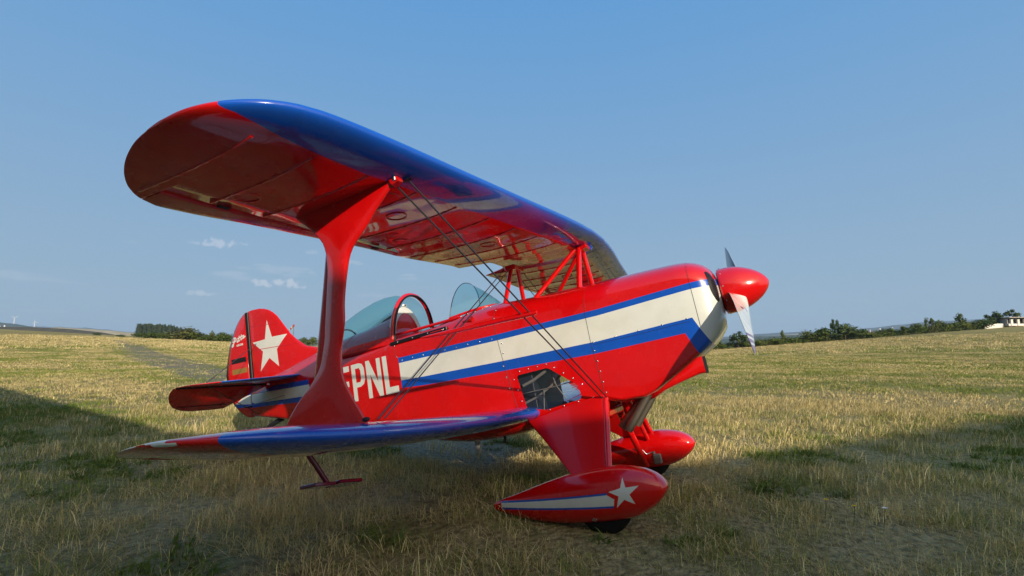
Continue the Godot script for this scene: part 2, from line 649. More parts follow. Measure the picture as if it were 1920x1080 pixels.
func field_mat(c1: Color, c2: Color, sc: float, seed_: int) -> StandardMaterial3D:
	var m := matte(1, 1, 1, 1.0)
	m.albedo_texture = noise_tex(0.02, seed_, 512, grad([0.3, 0.7], [c1.linear_to_srgb(), c2.linear_to_srgb()]))
	m.uv1_triplanar = true
	m.uv1_world_triplanar = true
	m.uv1_scale = Vector3(sc, sc, sc)
	return m

func make_hills() -> void:
	var wood := field_mat(Color(0.02, 0.035, 0.015), Color(0.05, 0.075, 0.03), 0.004, 31)
	var blue := field_mat(Color(0.025, 0.04, 0.025), Color(0.05, 0.07, 0.04), 0.001, 32)
	var tan := field_mat(Color(0.40, 0.32, 0.18), Color(0.48, 0.40, 0.24), 0.003, 33)
	var soil := field_mat(Color(0.07, 0.06, 0.035), Color(0.10, 0.085, 0.05), 0.01, 34)
	mound("hill", [[-4300, 150, -740], [-3813, 146.4, -968], [-3339, 136.0, -1192], [-3292, 133.4, -1214], [-3233, 123.0, -1243], [-3193, 112.6, -1263], [-3140, 99.6, -1290], [-3081, 80, -1319], [-3000, 40, -1350]], 90, 900, wood, "low wooded hill with a village on its slope at the far left")
	mound("hill", [[-9155, 274.9, -2337], [-7675, 274.9, -3032], [-7391, 268.6, -3166], [-7107, 256.1, -3301], [-6881, 237.4, -3410], [-6683, 212.5, -3506], [-6315, 187.5, -3682], [-5576, 162.6, -4033], [-4612, 112.6, -4492], [-3475, 100.2, -5028], [-1500, 90, -5200], [-762, 83.7, -5191]], 240, 3000, blue, "long blue ridge on the horizon beyond the forest")
	mound("hill", [[-4990, 60.0, -4320], [-4955, 72.0, -4337], [-4862, 118.9, -4374], [-4804, 125.1, -4400], [-4738, 100.2, -4435], [-4614, 69.0, -4497], [-4580, 60, -4510]], 100, 600, blue, "small blue rounded hill beside the windsock")
	mound("hill", [[-1300, 34, -380], [-1152, 37.0, -452], [-1109, 40.5, -472], [-1075, 37.7, -488], [-1032, 33.9, -509], [-990, 30.2, -529], [-922, 24.6, -562], [-850, 14, -600]], 50, 500, tan, "pale harvested fields behind the dark ploughed field")
	mound("hill", [[-620, 17, -110], [-529, 18.2, -168], [-508, 18.2, -178], [-486, 17.9, -188], [-461, 16.4, -200], [-439, 13.9, -211], [-425, 10.9, -218], [-400, 2, -230]], 20, 200, soil, "dark ploughed field at the far left")
	mound("hill", [[-762, 83.7, -5191], [-48, 146.0, -5519], [428, 177.2, -5738], [713, 182.4, -5871], [903, 203.2, -5958], [1094, 218.8, -6045], [1380, 255.2, -6175], [1571, 276.0, -6261], [1856, 291.6, -6393], [2094, 302.0, -6504], [2426, 307.2, -6659], [3281, 343.6, -7056], [5200, 330, -7300]], 200, 3000, blue, "long blue ridge on the horizon at the right")
	mound("hill", [[-335, 32.9, -2282], [-147, 44.3, -2369], [-63, 53.4, -2408], [20, 58.0, -2446], [188, 67.2, -2524], [313, 64.9, -2583], [438, 74.0, -2640], [607, 96.9, -2716], [732, 110.6, -2774], [921, 124.4, -2860], [1234, 133.5, -3006], [2000, 130, -3300]], 80, 500, wood, "dark wooded rise below the right hand ridge")
	mound("hill", [[20, 70, -3335], [85, 81.8, -3364], [256, 94.3, -3442], [370, 100.6, -3495], [455, 85.0, -3537]], 30, 300, tan, "pale field on the ridge right of the propeller")

# ------------------------------------------------------------------ unseen hangars behind the viewer, shaped for their shadow and bounce light
func hangar(called: String, label: String, roof: Array, z0: float, z1: float, wall: Material, roofing: Material, bays: int) -> void:
	# roof: [[x, height] ...] profile of the gable, walls under it, sliding doors on the field side (z0)
	var x0: float = roof[0][0]
	var x1: float = roof[roof.size() - 1][0]
	var t := thing(called, Vector3((x0 + x1) / 2, 0, z0))
	tag(t, label, "hangar")
	var o := Vector3((x0 + x1) / 2, 0, z0)
	var s := Shell.new()
	for i in roof.size() - 1:
		var a := Vector3(roof[i][0], roof[i][1], 0)
		var b := Vector3(roof[i + 1][0], roof[i + 1][1], 0)
		# roof slab
		var dir := (b - a).normalized()
		var nrm := Vector3(-dir.y, dir.x, 0)
		var bs := Basis(dir, nrm, Vector3(0, 0, 1))
		box_skin(s, (a + b) / 2 - nrm * 0.1 + Vector3(0, 0, (z0 + z1) / 2) - o, Vector3((b - a).length() + 0.02, 0.2, z1 - z0), bs, 0.02)
	part_at("roof", s, [roofing], t)
	var w := Shell.new()
	for zz in [z0 + 0.35, z1 - 0.35]:
		for i in roof.size() - 1:
			var a := Vector3(roof[i][0], roof[i][1] - 0.24, zz)
			var b := Vector3(roof[i + 1][0], roof[i + 1][1] - 0.24, zz)
			for dz in [-0.1, 0.1]:
				var e := Vector3(0, 0, dz)
				flat_quad(w, Vector3(a.x, -0.3, zz) + e - o, Vector3(b.x, -0.3, zz) + e - o, b + e - o, a + e - o, Vector3((a.x + b.x) / 2, 2, zz) - o, 0)
	for xx in [x0 + 0.12, x1 - 0.12]:
		var hh: float = (roof[0][1] if xx < o.x else roof[roof.size() - 1][1]) - 0.26
		box_skin(w, Vector3(xx, hh / 2 - 0.15, (z0 + z1) / 2) - o, Vector3(0.2, hh + 0.3, z1 - z0 - 0.9), Basis.IDENTITY, 0.01)
	part_at("wall", w, [wall], t)
	for k in bays:
		var d := Shell.new()
		var wd := (x1 - x0 - 1.2) / bays
		var xc := x0 + 0.6 + wd * (k + 0.5)
		var hmin := minf(line_at(roof, xc - wd / 2, 1), line_at(roof, xc + wd / 2, 1)) - 0.9
		box_skin(d, Vector3(xc, hmin / 2, z0 + 0.16 - (0.09 if k % 2 == 0 else 0.0)) - o, Vector3(wd - 0.03, hmin, 0.08), Basis.IDENTITY, 0.01)
		part_at("door", d, [M.door], t)

func part_at(called: String, s: Shell, mats: Array, parent: Node) -> MeshInstance3D:
	return put(called, s.mesh(mats), null, parent)

func make_hangars() -> void:
	M.door = matte(0.68, 0.62, 0.48, 0.6)
	var wall := matte(0.72, 0.64, 0.48, 0.7)  # pale cream on unseen walls and doors, chosen to bounce light into shade
	var roofing := matte(0.16, 0.14, 0.12, 0.8)
	hangar("hangar", "wide low hangar unseen behind the viewer, its roofline shaped for the shadow on the near grass at left", [[-20.0, 9.1], [-5.2, 7.0], [4.4, 5.28]], 9.0, 24.0, wall, roofing, 5)  # roof points of both unseen hangars set to bend the ground shadow
	hangar("hangar", "steep gabled hangar unseen behind the viewer at right, its roofline shaped for the shadow in front of the nose", [[4.6, 5.25], [9.0, 5.30], [12.1, 5.73], [16.9, 7.05], [24.8, 9.26], [27.0, 9.9], [36.0, 5.4]], 9.0, 28.0, wall, roofing, 5)

# ------------------------------------------------------------------ the biplane
const UPPER := [[0.0, -0.822, -1.785, 0.128], [0.09, -0.822, -1.785, 0.128], [0.15, -0.823, -1.80, 0.128], [0.195, -0.825, -1.85, 0.128], [0.225, -0.828, -1.95, 0.125], [0.245, -0.830, -2.04, 0.125], [0.38, -0.838, -2.03, 0.125], [1.40, -0.957, -2.04, 0.125], [1.84, -1.010, -2.075, 0.125], [2.29, -1.064, -2.115, 0.125], [2.55, -1.100, -2.15, 0.122], [2.70, -1.128, -2.158, 0.118], [2.80, -1.160, -2.125, 0.112], [2.88, -1.205, -2.06, 0.104], [2.94, -1.258, -1.98, 0.098], [2.99, -1.322, -1.885, 0.092], [3.025, -1.39, -1.79, 0.088], [3.045, -1.455, -1.71, 0.085], [3.056, -1.54, -1.62, 0.08]]
const LOWER := [[0.30, -1.49, -2.46, 0.138], [1.40, -1.49, -2.46, 0.138], [2.20, -1.49, -2.47, 0.132], [2.48, -1.495, -2.47, 0.124], [2.60, -1.51, -2.46, 0.116], [2.70, -1.54, -2.43, 0.106], [2.78, -1.585, -2.36, 0.098], [2.835, -1.635, -2.28, 0.092], [2.882, -1.695, -2.19, 0.088], [2.917, -1.755, -2.10, 0.085], [2.937, -1.815, -2.02, 0.082], [2.95, -1.89, -1.94, 0.075]]
const RIBS := [0.10, 0.40, 0.71, 1.03, 1.35, 1.67, 2.00, 2.32, 2.60, 2.845]
# x, half width, top, shoulder, side foot, belly, roundness of the top
const BODY := [[-5.03, .05, .20, .02, -.10, -.165, 2.0], [-4.60, .115, .25, .03, -.19, -.25, 2.0], [-4.20, .175, .33, .04, -.26, -.345, 1.9], [-3.90, .215, .385, .05, -.32, -.41, 1.8], [-3.65, .25, .415, .06, -.38, -.47, 1.8], [-3.30, .294, .45, .08, -.46, -.56, 1.7], [-3.05, .322, .50, .10, -.52, -.63, 1.6], [-2.88, .34, .53, .115, -.55, -.66, 1.6], [-2.84, .345, .29, .12, -.56, -.67, 2.4], [-2.50, .363, .285, .13, -.60, -.74, 2.4], [-2.20, .372, .305, .14, -.62, -.785, 2.4], [-2.05, .375, .325, .14, -.62, -.79, 2.3], [-1.78, .378, .34, .14, -.62, -.78, 2.3], [-1.60, .377, .325, .13, -.60, -.75, 2.3], [-1.30, .374, .305, .12, -.58, -.69, 2.3], [-.98, .369, .30, .11, -.57, -.64, 2.3], [-.85, .364, .297, .10, -.615, -.66, 2.3], [-.69, .357, .292, .10, -.615, -.65, 2.3], [-.50, .350, .288, .10, -.53, -.57, 2.3], [-.30, .338, .280, .10, -.415, -.46, 2.3], [-.20, .328, .268, .09, -.345, -.40, 2.3], [-.15, .316, .250, .08, -.29, -.37, 2.3], [-.10, .292, .222, .06, -.22, -.325, 2.3], [-.07, .268, .195, .04, -.20, -.29, 2.3], [-.05, .238, .165, .02, -.17, -.26, 2.3], [-.036, .20, .130, .0, -.15, -.22, 2.3], [-.030, .165, .095, -.02, -.13, -.185, 2.3]]
const SIDE := [[-5.03, .05], [-4.3, .16], [-3.5, .27], [-2.7, .36], [-1.9, .378], [-1.0, .37], [-.4, .345], [-.2, .328]]

func side_z(x: float) -> float: return curve_at(BODY, x, 1)

func lower_y(z: float) -> float:
	return curve_at([[0.30, -.622], [1.06, -.590], [1.60, -.557], [2.25, -.503], [2.65, -.455], [2.88, -.420], [2.98, -.396]], absf(z), 1)

func belly(s: float, z: float, up: bool) -> float:   # the covering sags a little between the ribs
	var a := absf(z)
	var w := smoothstep(0.14, 0.34, s) * smoothstep(1.0, 0.75, s)
	for i in RIBS.size() - 1:
		if a >= RIBS[i] and a <= RIBS[i + 1]:
			return -0.0065 * sin(PI * (a - RIBS[i]) / (RIBS[i + 1] - RIBS[i])) * w
	return 0.0

func upper_at(c: float, h: float, z: float) -> Vector3:
	var s := clampf((-0.83 - 0.117 * (absf(z) - 0.3) - c) / 1.05, 0, 1)
	return Vector3(c, 0.692 + lerpf(0.016, -0.028, smoothstep(0.2, 1.2, absf(z))) * s + h, z)

func lower_at(c: float, h: float, z: float) -> Vector3:
	var s := clampf((-1.49 - c) / 0.97, 0, 1)
	return Vector3(c, lower_y(z) + 0.03 * s * smoothstep(0.4, 1.6, absf(z)) + h, z)

func wing_rows(table: Array, z0: float, z1: float, split := []) -> Array:
	var zs := []
	for r in table: zs.append(r[0])
	for r in RIBS:
		zs.append(r)
	for i in RIBS.size() - 1:
		for k in 3: zs.append(lerpf(RIBS[i], RIBS[i + 1], (k + 1) / 4.0))
	for z in split: zs.append(z)
	for k in 22: zs.append(table[table.size() - 1][0] - 0.22 * pow(k / 22.0, 2.0))
	zs.sort()
	var rows := []
	var last := -9.0
	for z in zs:
		if z < z0 - 1e-6 or z > z1 + 1e-6 or z - last < (0.0012 if z > 2.8 else 0.004): continue
		last = z
		rows.append([z, curve_at(table, z, 1), curve_at(table, z, 2), curve_at(table, z, 3)])
	return rows

func mirrored(rows: Array) -> Array:
	var out := []
	for i in range(rows.size() - 1, -1, -1):
		if rows[i][0] > 1e-6: out.append([-rows[i][0], rows[i][1], rows[i][2], rows[i][3]])
	return out + rows

func cut(rows: Array, z0: float, z1: float, hinge: float) -> Array:   # wing rows whose rear is cut off at an aileron
	var out := []
	for r in rows:
		out.append([r[0], r[1], r[2], r[3], clampf((hinge - r[1]) / (r[2] - r[1]), 0.0, 1.0) if r[0] >= z0 and r[0] <= z1 else 1.0])
	return out

func span_sheet(rows: Array, place: Callable, n := 16) -> Array:
	var rings := []
	for r in rows:
		var ring := PackedVector3Array()
		var s1: float = r[4]
		for k in 2 * n + 1:
			var up := k <= n
			var kk := k if up else 2 * n + 1 - k
			var e := kk / float(n)
			var s := s1 * (e * e * (1.0 - 0.35 * (1.0 - e)) if e < 1.0 else 1.0)
			var c: float = r[2] - r[1]
			var h := 0.0 if kk == 0 else section(r[3], s) * absf(c) + 0.0015 + belly(s, r[0], up)
			ring.append(place.call(r[1] + c * s, h if up else -h, r[0]))
		rings.append(ring)
	return rings

func paint_wing(s: Shell, table: Array, sgn: float, ztip: float) -> void:
	# blue leading edge, widest inboard, running out at the tip
	for tg in [1, 2]:
		var poly := [Vector2(0.2, sgn * 0.0)]
		var run := [[0.0, .205], [0.4, .205], [1.0, .205], [1.65, .205], [2.3, .205]]
		run.append_array([[2.5, .203], [2.7, .195], [2.80, .172], [2.88, .148], [2.89, -.3]] if table[0][0] > .2 else [[2.6, .203], [2.875, .214], [2.95, .226], [3.03, .265], [3.04, -.3]])
		run.reverse()
		for q in run: poly.append(Vector2(curve_at(table, minf(q[0], 2.45), 1) - q[1], sgn * q[0]))
		s.fill(poly, tg, 1)
	# white tips and rays on the upper surface
	var l0: float = curve_at(table, 2.3, 1)
	s.fill([Vector2(l0 - 0.62, sgn * 3.2), Vector2(l0 - 0.30, sgn * 2.35), Vector2(l0 - 0.24, sgn * 1.1), Vector2(l0 - 0.95, sgn * 1.1), Vector2(l0 - 1.4, sgn * 2.0), Vector2(l0 - 1.4, sgn * 3.2)], 1, 2)
	if table[0][0] > .2:
		for tg in [1, 2]: s.fill([Vector2(-1.79, sgn * 3.0), Vector2(-1.81, sgn * 2.905), Vector2(-2.3, sgn * 2.80), Vector2(-2.4, sgn * 3.0)] if tg == 1 else [Vector2(-1.75, sgn * 3.0), Vector2(-1.765, sgn * 2.915), Vector2(-1.86, sgn * 2.94), Vector2(-1.9, sgn * 3.0)], tg, 2)
	for k in 3:
		var zc := 1.5 + 0.45 * k
		s.fill([Vector2(l0 - 0.27, sgn * 1.2), Vector2(l0 - 1.3, sgn * (zc + 0.12)), Vector2(l0 - 1.3, sgn * (zc + 0.34))], 1, 0)

func by_wing(p: Vector3, n: Vector3) -> Array: return [func(q: Vector3): return Vector2(q.x, q.z), 1 if n.y > 0.0 else 2]

func make_wings() -> void:
	var paints := [M.red, M.blue, M.white]
	# upper wing, in one piece, with two ailerons
	var rows := wing_rows(UPPER, 0.0, 3.1, [1.2, 1.205, 2.79, 2.795, 2.81, 2.83])
	var cutrows := []
	for r in rows:
		var inb: bool = r[0] > 1.2025 and r[0] < 2.7925
		cutrows.append([r[0], r[1], r[2], r[3], (-1.965 - r[1]) / (r[2] - r[1]) if inb else 1.0])
	var full := []
	for i in range(cutrows.size() - 1, 0, -1): full.append([-cutrows[i][0], cutrows[i][1], cutrows[i][2], cutrows[i][3], cutrows[i][4]])
	full.append_array(cutrows)
	var s := Shell.new()
	s.loft(span_sheet(full, upper_at, 18), by_wing, 0, true, 3)
	paint_wing(s, UPPER, 1.0, 3.03)
	paint_wing(s, UPPER, -1.0, 3.03)
	var up := part("upper_wing", s, paints)
	for sg in [1.0, -1.0]:
		var a := Shell.new()
		var ar := []
		for r in rows:
			if r[0] > 1.2025 and r[0] < 2.7925: ar.append([r[0] * sg, r[1], r[2], r[3]])
		var rings := []
		for r in ar:
			var ring := PackedVector3Array()
			var s0: float = (-1.985 - r[1]) / (r[2] - r[1])
			for k in 17:
				var kk := absi(8 - k)   # 8..0..8 from rear top round the nose to rear bottom
				var e := kk / 8.0
				var c: float = r[2] - r[1]
				var ss := lerpf(s0, 1.0, e * e * 0.6 + e * 0.4)
				var h := (section(r[3], ss) * absf(c) + 0.0015) * sqrt(minf(1.0, e * 5.0))
				ring.append(upper_at(r[1] + c * ss, h if k <= 8 else -h, r[0]))
			rings.append(ring)
		a.loft(rings, by_wing, 0, true, 3)
		a.fill([Vector2(-3, sg * 1.6), Vector2(-3, sg * 2.6), Vector2(-1.5, sg * 2.6), Vector2(-1.5, sg * 1.6)], 1, 2)
		part("aileron", a, paints)
		# the root fitting slot of the aileron and its hinge bracket
		for zz in [1.45, 2.52]:
			var hb := Shell.new()
			box_skin(hb, upper_at(-1.972, -0.020, sg * zz) , Vector3(0.03, 0.012, 0.06))
			part("hinge", hb, [M.dark])
	# rib tapes, stitched, under the upper wing, and the inspection rings
	for sg in [1.0, -1.0]:
		for z in RIBS:
			if z < 0.2: continue
			var st := Shell.new()
			var lead := curve_at(UPPER, z, 1)
			var rear := curve_at(UPPER, z, 2)
			if z > 1.2 and z < 2.79: rear = -1.955
			var path := []
			for k in 26:
				var s_ := 0.2 + (0.965 - 0.2) * k / 25.0 if rear < -1.97 else 0.2 + ((rear - lead) / (curve_at(UPPER, z, 2) - lead) - 0.2) * k / 25.0
				var c := lead + (curve_at(UPPER, z, 2) - lead) * s_
				var h := section(curve_at(UPPER, z, 3), s_) * absf(curve_at(UPPER, z, 2) - lead) + 0.0005
				path.append(upper_at(c, -h, sg * z))
			var rad := []
			for k in 26: rad.append(0.0052 if k % 3 != 0 else 0.0074)
			st.loft(tube_rings(path, rad, 6, 1.0), by_none, 0, true, 3)
			put("rib_tape", st.mesh([M.red]), null, up)
		for q in [[-1.80, 2.535], [-1.50, 1.83], [-1.37, 2.06], [-1.85, 1.575], [-1.78, 1.42], [-1.43, 0.87]]:
			var ring := []
			for k in 33:
				var a := TAU * k / 32.0
				var x: float = q[0] + cos(a) * 0.056
				var z: float = q[1] + sin(a) * 0.056
				var lead := curve_at(UPPER, z, 1)
				var c := curve_at(UPPER, z, 2) - lead
				ring.append(upper_at(x, -(section(curve_at(UPPER, z, 3), (x - lead) / c) * absf(c) - 0.002), sg * z))
			var rs := Shell.new()
			rs.loft(tube_rings(ring, 0.003, 6), by_none, 0)
			put("inspection_ring", rs.mesh([M.red]), null, up)
	# lower wings
	for sg in [1.0, -1.0]:
		var lr := wing_rows(LOWER, 0.30, 3.1, [1.0, 1.005, 2.69, 2.695])
		var lc := []
		for r in lr:
			var inb: bool = r[0] > 1.0025 and r[0] < 2.6925
			lc.append([r[0] * sg, r[1], r[2], r[3], (-2.24 - r[1]) / (r[2] - r[1]) if inb else 1.0])
		var l := Shell.new()
		l.loft(span_sheet(lc, lower_at, 18), by_wing, 0, true, 3)
		paint_wing(l, LOWER, sg, 2.95)
		part("lower_wing", l, paints)
		var a := Shell.new()
		var rings := []
		for r in lr:
			if r[0] < 1.0025 or r[0] > 2.6925: continue
			var ring := PackedVector3Array()
			var s0: float = (-2.26 - r[1]) / (r[2] - r[1])
			for k in 17:
				var e := absi(8 - k) / 8.0
				var c: float = r[2] - r[1]
				var ss := lerpf(s0, 1.0, e * e * 0.6 + e * 0.4)
				var h := (section(r[3], ss) * absf(c) + 0.0015) * sqrt(minf(1.0, e * 5.0))
				ring.append(lower_at(r[1] + c * ss, h if k <= 8 else -h, r[0] * sg))
			rings.append(ring)
		a.loft(rings, by_wing, 0, true, 3)
		a.fill([Vector2(-3, sg * 1.9), Vector2(-3, sg * 2.8), Vector2(-2.0, sg * 2.8), Vector2(-2.0, sg * 1.9)], 1, 2)
		part("aileron", a, paints)

func body_ring(x: float) -> PackedVector3Array:
	var w := curve_at(BODY, x, 1)
	var yt := curve_at(BODY, x, 2)
	var ys := curve_at(BODY, x, 3)
	var yc := curve_at(BODY, x, 4)
	var yb := curve_at(BODY, x, 5)
	var p := curve_at(BODY, x, 6)
	var pts := []
	for k in 13:
		var a := PI / 2 * k / 12.0
		pts.append(Vector2(w * pow(sin(a), 2.0 / p), ys + (yt - ys) * pow(cos(a), 2.0 / p)))
	for k in 5: pts.append(Vector2(w, lerpf(ys, yc, (k + 1) / 5.0)))
	for k in 7:
		var a := PI / 2 * (k + 1) / 7.0
		pts.append(Vector2(w * pow(cos(a), 2.0 / 2.6), yc - (yc - yb) * pow(sin(a), 2.0 / 2.6)))
	if x > -2.83 and x < -2.12:   # the open cockpit
		for k in 13:
			if pts[k].x < 0.265: pts[k].y = -0.12
	var ring := PackedVector3Array()
	for k in pts.size(): ring.append(Vector3(x, pts[k].y, pts[k].x))
	for k in range(pts.size() - 2, 0, -1): ring.append(Vector3(x, pts[k].y, -pts[k].x))
	return ring

func glyph(ch: String) -> Array:   # quads and polygons in a unit cell, y up
	var t := 0.30
	match ch:
		"D": return [[[0, 0], [t, 0], [t, 1], [0, 1]], [[t, 0], [.62, 0], [.62, .13], [t, .13]], [[t, .87], [.62, .87], [.62, 1], [t, 1]], [[.62, 0], [.86, .06], [1, .2], [.70, .22], [.62, .13]], [[.70, .22], [1, .2], [1, .8], [.70, .78]], [[.62, .87], [.70, .78], [1, .8], [.86, .94], [.62, 1]]]
		"E": return [[[0, 0], [t, 0], [t, 1], [0, 1]], [[t, 0], [1, 0], [1, .155], [t, .155]], [[t, .43], [.9, .43], [.9, .58], [t, .58]], [[t, .845], [1, .845], [1, 1], [t, 1]]]
		"P": return [[[0, 0], [t, 0], [t, 1], [0, 1]], [[t, .87], [.62, .87], [.62, 1], [t, 1]], [[t, .36], [.62, .36], [.62, .49], [t, .49]], [[.62, .36], [.88, .42], [1, .54], [.70, .57], [.62, .49]], [[.70, .57], [1, .54], [1, .84], [.70, .79]], [[.62, .87], [.70, .79], [1, .84], [.88, .96], [.62, 1]]]
		"N": return [[[0, 0], [.26, 0], [.26, 1], [0, 1]], [[.74, 0], [1, 0], [1, 1], [.74, 1]], [[.26, 1], [.26, .62], [.74, 0], [.74, .38]]]
		"L": return [[[0, 0], [.34, 0], [.34, 1], [0, 1]], [[.34, 0], [1, 0], [1, .17], [.34, .17]]]
		"-": return [[[0, .40], [1, .40], [1, .55], [0, .55]]]
	return []

func make_fuselage() -> void:
	var xs := []
	for r in BODY: xs.append(r[0])
	var x := -5.0
	while x < -0.2:
		xs.append(x)
		x += 0.11
	for q in [-2.831, -2.829, -2.121, -2.119, -2.858]: xs.append(q)
	xs.sort()
	var rings := []
	var last := -9.0
	for q in xs:
		if q - last < 0.0015: continue
		last = q
		rings.append(body_ring(q))
	var s := Shell.new()
	s.loft(rings, by_side, 0, true, 3)
	for tg in [1, 2]:
		# cheat line: blue, white, blue
		s.fill([Vector2(-2.745, -.152), Vector2(-2.743, .002), Vector2(-1.75, -.008), Vector2(-.887, .0), Vector2(-.193, .034), Vector2(.1, .034), Vector2(.1, -.6), Vector2(-.1, -.6), Vector2(-.13, -.42), Vector2(-.207, -.253), Vector2(-.242, -.163), Vector2(-.929, -.186), Vector2(-1.75, -.178), Vector2(-2.461, -.162)], tg, 2)
		s.fill([Vector2(-2.743, .002), Vector2(-2.743, .049), Vector2(-1.75, .040), Vector2(-.875, .047), Vector2(-.185, .080), Vector2(.1, .080), Vector2(.1, .034), Vector2(-.193, .034), Vector2(-.887, .0), Vector2(-1.75, -.008)], tg, 1)
		s.fill([Vector2(-2.745, -.218), Vector2(-2.745, -.152), Vector2(-2.461, -.162), Vector2(-1.75, -.178), Vector2(-.929, -.186), Vector2(-.242, -.163), Vector2(-.207, -.253), Vector2(-.13, -.42), Vector2(-.1, -.6), Vector2(-.2, -.6), Vector2(-.235, -.43), Vector2(-.261, -.402), Vector2(-.313, -.260), Vector2(-.948, -.272), Vector2(-1.75, -.256), Vector2(-2.475, -.236)], tg, 1)
		# the band goes on behind the letters
		s.fill([Vector2(-5.1, .02), Vector2(-5.1, .085), Vector2(-4.95, .076), Vector2(-3.99, .024), Vector2(-3.99, -.088), Vector2(-4.97, -.026)], tg, 2)
		s.fill([Vector2(-4.95, .076), Vector2(-4.6, .112), Vector2(-3.99, .074), Vector2(-3.99, .024)], tg, 1)
		s.fill([Vector2(-5.1, .02), Vector2(-4.97, -.026), Vector2(-3.99, -.088), Vector2(-3.99, -.142), Vector2(-4.99, -.066), Vector2(-5.1, -.05)], tg, 1)
		# side windows through the cabin wall
		s.fill([Vector2(-1.618, -.325), Vector2(-1.605, -.313), Vector2(-1.37, -.303), Vector2(-1.345, -.310), Vector2(-1.165, -.455), Vector2(-1.148, -.475), Vector2(-1.133, -.550), Vector2(-1.150, -.577), Vector2(-1.41, -.607), Vector2(-1.44, -.607), Vector2(-1.577, -.575), Vector2(-1.584, -.555)], tg, -1)
	for g in [["D", -3.875, .175], ["-", -3.665, .07], ["E", -3.555, .175], ["P", -3.349, .170], ["N", -3.154, .187], ["L", -2.939, .160]]:
		for poly in glyph(g[0]):
			var pts := []
			for q in poly: pts.append(Vector2(g[1] + q[0] * g[2], -.247 + q[1] * .343))
			s.convex(PackedVector2Array(pts), 1, 2)
	var body := part("fuselage", s, [M.red, M.blue, M.white])
	# seams between the panels
	for sg in [1.0, -1.0]:
		for seam in [[[-.949, .22], [-.978, .05], [-.98, -.175], [-.968, -.40], [-.956, -.59]], [[-1.715, .26], [-1.742, .145], [-1.735, .03], [-1.722, -.1], [-1.712, -.192], [-1.707, -.258], [-1.684, -.423], [-1.661, -.58]], [[-2.79, .19], [-2.765, .05]], [[-.205, .24], [-.203, .1], [-.203, -.1], [-.204, -.24]], [[-.96, -.205], [-.6, -.198], [-.26, -.185]]]:
			var path := []
			for i in seam.size() - 1:
				for k in 4:
					var q: Vector2 = Vector2(seam[i][0], seam[i][1]).lerp(Vector2(seam[i + 1][0], seam[i + 1][1]), k / 4.0)
					path.append(on_side(q, sg))
			path.append(on_side(Vector2(seam[-1][0], seam[-1][1]), sg))
			var t := Shell.new()
			t.loft(tube_rings(path, 0.0017, 6), by_none, 0, true, 3)
			put("panel_seam", t.mesh([M.dark]), null, body)
	# screw heads
	var sc := Shell.new()
	var ball := SphereMesh.new()
	var spots := []
	for run in [[[-.965, -.25], [-.945, -.56], 5], [[-1.59, -.285], [-1.36, -.275], 4], [[-1.30, -.31], [-1.11, -.47], 4], [[-1.65, -.34], [-1.60, -.60], 4], [[-1.52, -.625], [-1.05, -.58], 5], [[-.96, -.186], [-.28, -.163], 5], [[-2.70, .022], [-1.78, .012], 9], [[-1.73, .17], [-1.72, .24], 2], [[-2.76, .06], [-2.77, .16], 2], [[-1.72, -.22], [-1.70, -.40], 3], [[-1.695, -.04], [-1.70, -.12], 2], [[-2.10, .28], [-1.80, .30], 5]]:
		for k in run[2]:
			spots.append(Vector2(run[0][0], run[0][1]).lerp(Vector2(run[1][0], run[1][1]), k / float(run[2] - 1)))
	for sg in [1.0, -1.0]:
		for q in spots:
			var c := on_side(q, sg)
			var rg := []
			for i in 4:
				var a := i * PI / 6.2
				var ring := PackedVector3Array()
				for k in 8: ring.append(c + Vector3(cos(k * TAU / 8) * cos(a) * 0.0068, sin(k * TAU / 8) * cos(a) * 0.0068, sg * sin(a) * 0.005))
				rg.append(ring)
			sc.loft(rg, by_none, 0, true, 2)
	tag(put("screw_heads", sc.mesh([M.steel]), null, body), "", "", "", "stuff")
	# window panes with the tubes and the dark footwell seen through them
	for sg in [1.0, -1.0]:
		var pn := Shell.new()
		var poly := PackedVector2Array([Vector2(-1.62, -.30), Vector2(-1.34, -.29), Vector2(-1.12, -.46), Vector2(-1.12, -.58), Vector2(-1.42, -.615), Vector2(-1.60, -.58)])
		var idx := Geometry2D.triangulate_polygon(poly)
		for k in range(0, idx.size(), 3):
			var v := []
			for j in 3: v.append(Vector3(poly[idx[k + j]].x, poly[idx[k + j]].y, sg * (side_z(poly[idx[k + j]].x) - 0.004)))
			flat_tri(pn, v[0], v[1], v[2], Vector3(-1.4, -.4, 0), 0)
		part("side_window", pn, [M.pane], body).position = Vector3.ZERO
	var fw := Shell.new()
	box_skin(fw, Vector3(-1.72, -.40, -.02), Vector3(0.38, 0.58, 0.62))
	part("footwell", fw, [M.navy])
	for q in [[[Vector3(-1.60, -.40, .335), Vector3(-1.50, -.37, .335), Vector3(-1.38, -.315, .33)], .013], [[Vector3(-1.62, -.535, .31), Vector3(-1.50, -.50, .31), Vector3(-1.38, -.44, .30), Vector3(-1.24, -.33, .28)], .0095], [[Vector3(-1.62, -.46, .325), Vector3(-1.35, -.45, .325), Vector3(-1.12, -.43, .30)], .0035], [[Vector3(-1.44, -.46, .32), Vector3(-1.47, -.62, .32)], .005], [[Vector3(-1.36, -.31, .32), Vector3(-1.33, -.45, .32), Vector3(-1.28, -.56, .30)], .004]]:
		tube("cabin_tube", q[0], q[1], M.grey, plane, 8)
	# cowl scoop with the lower air outlet
	var sp := Shell.new()
	var rg := []
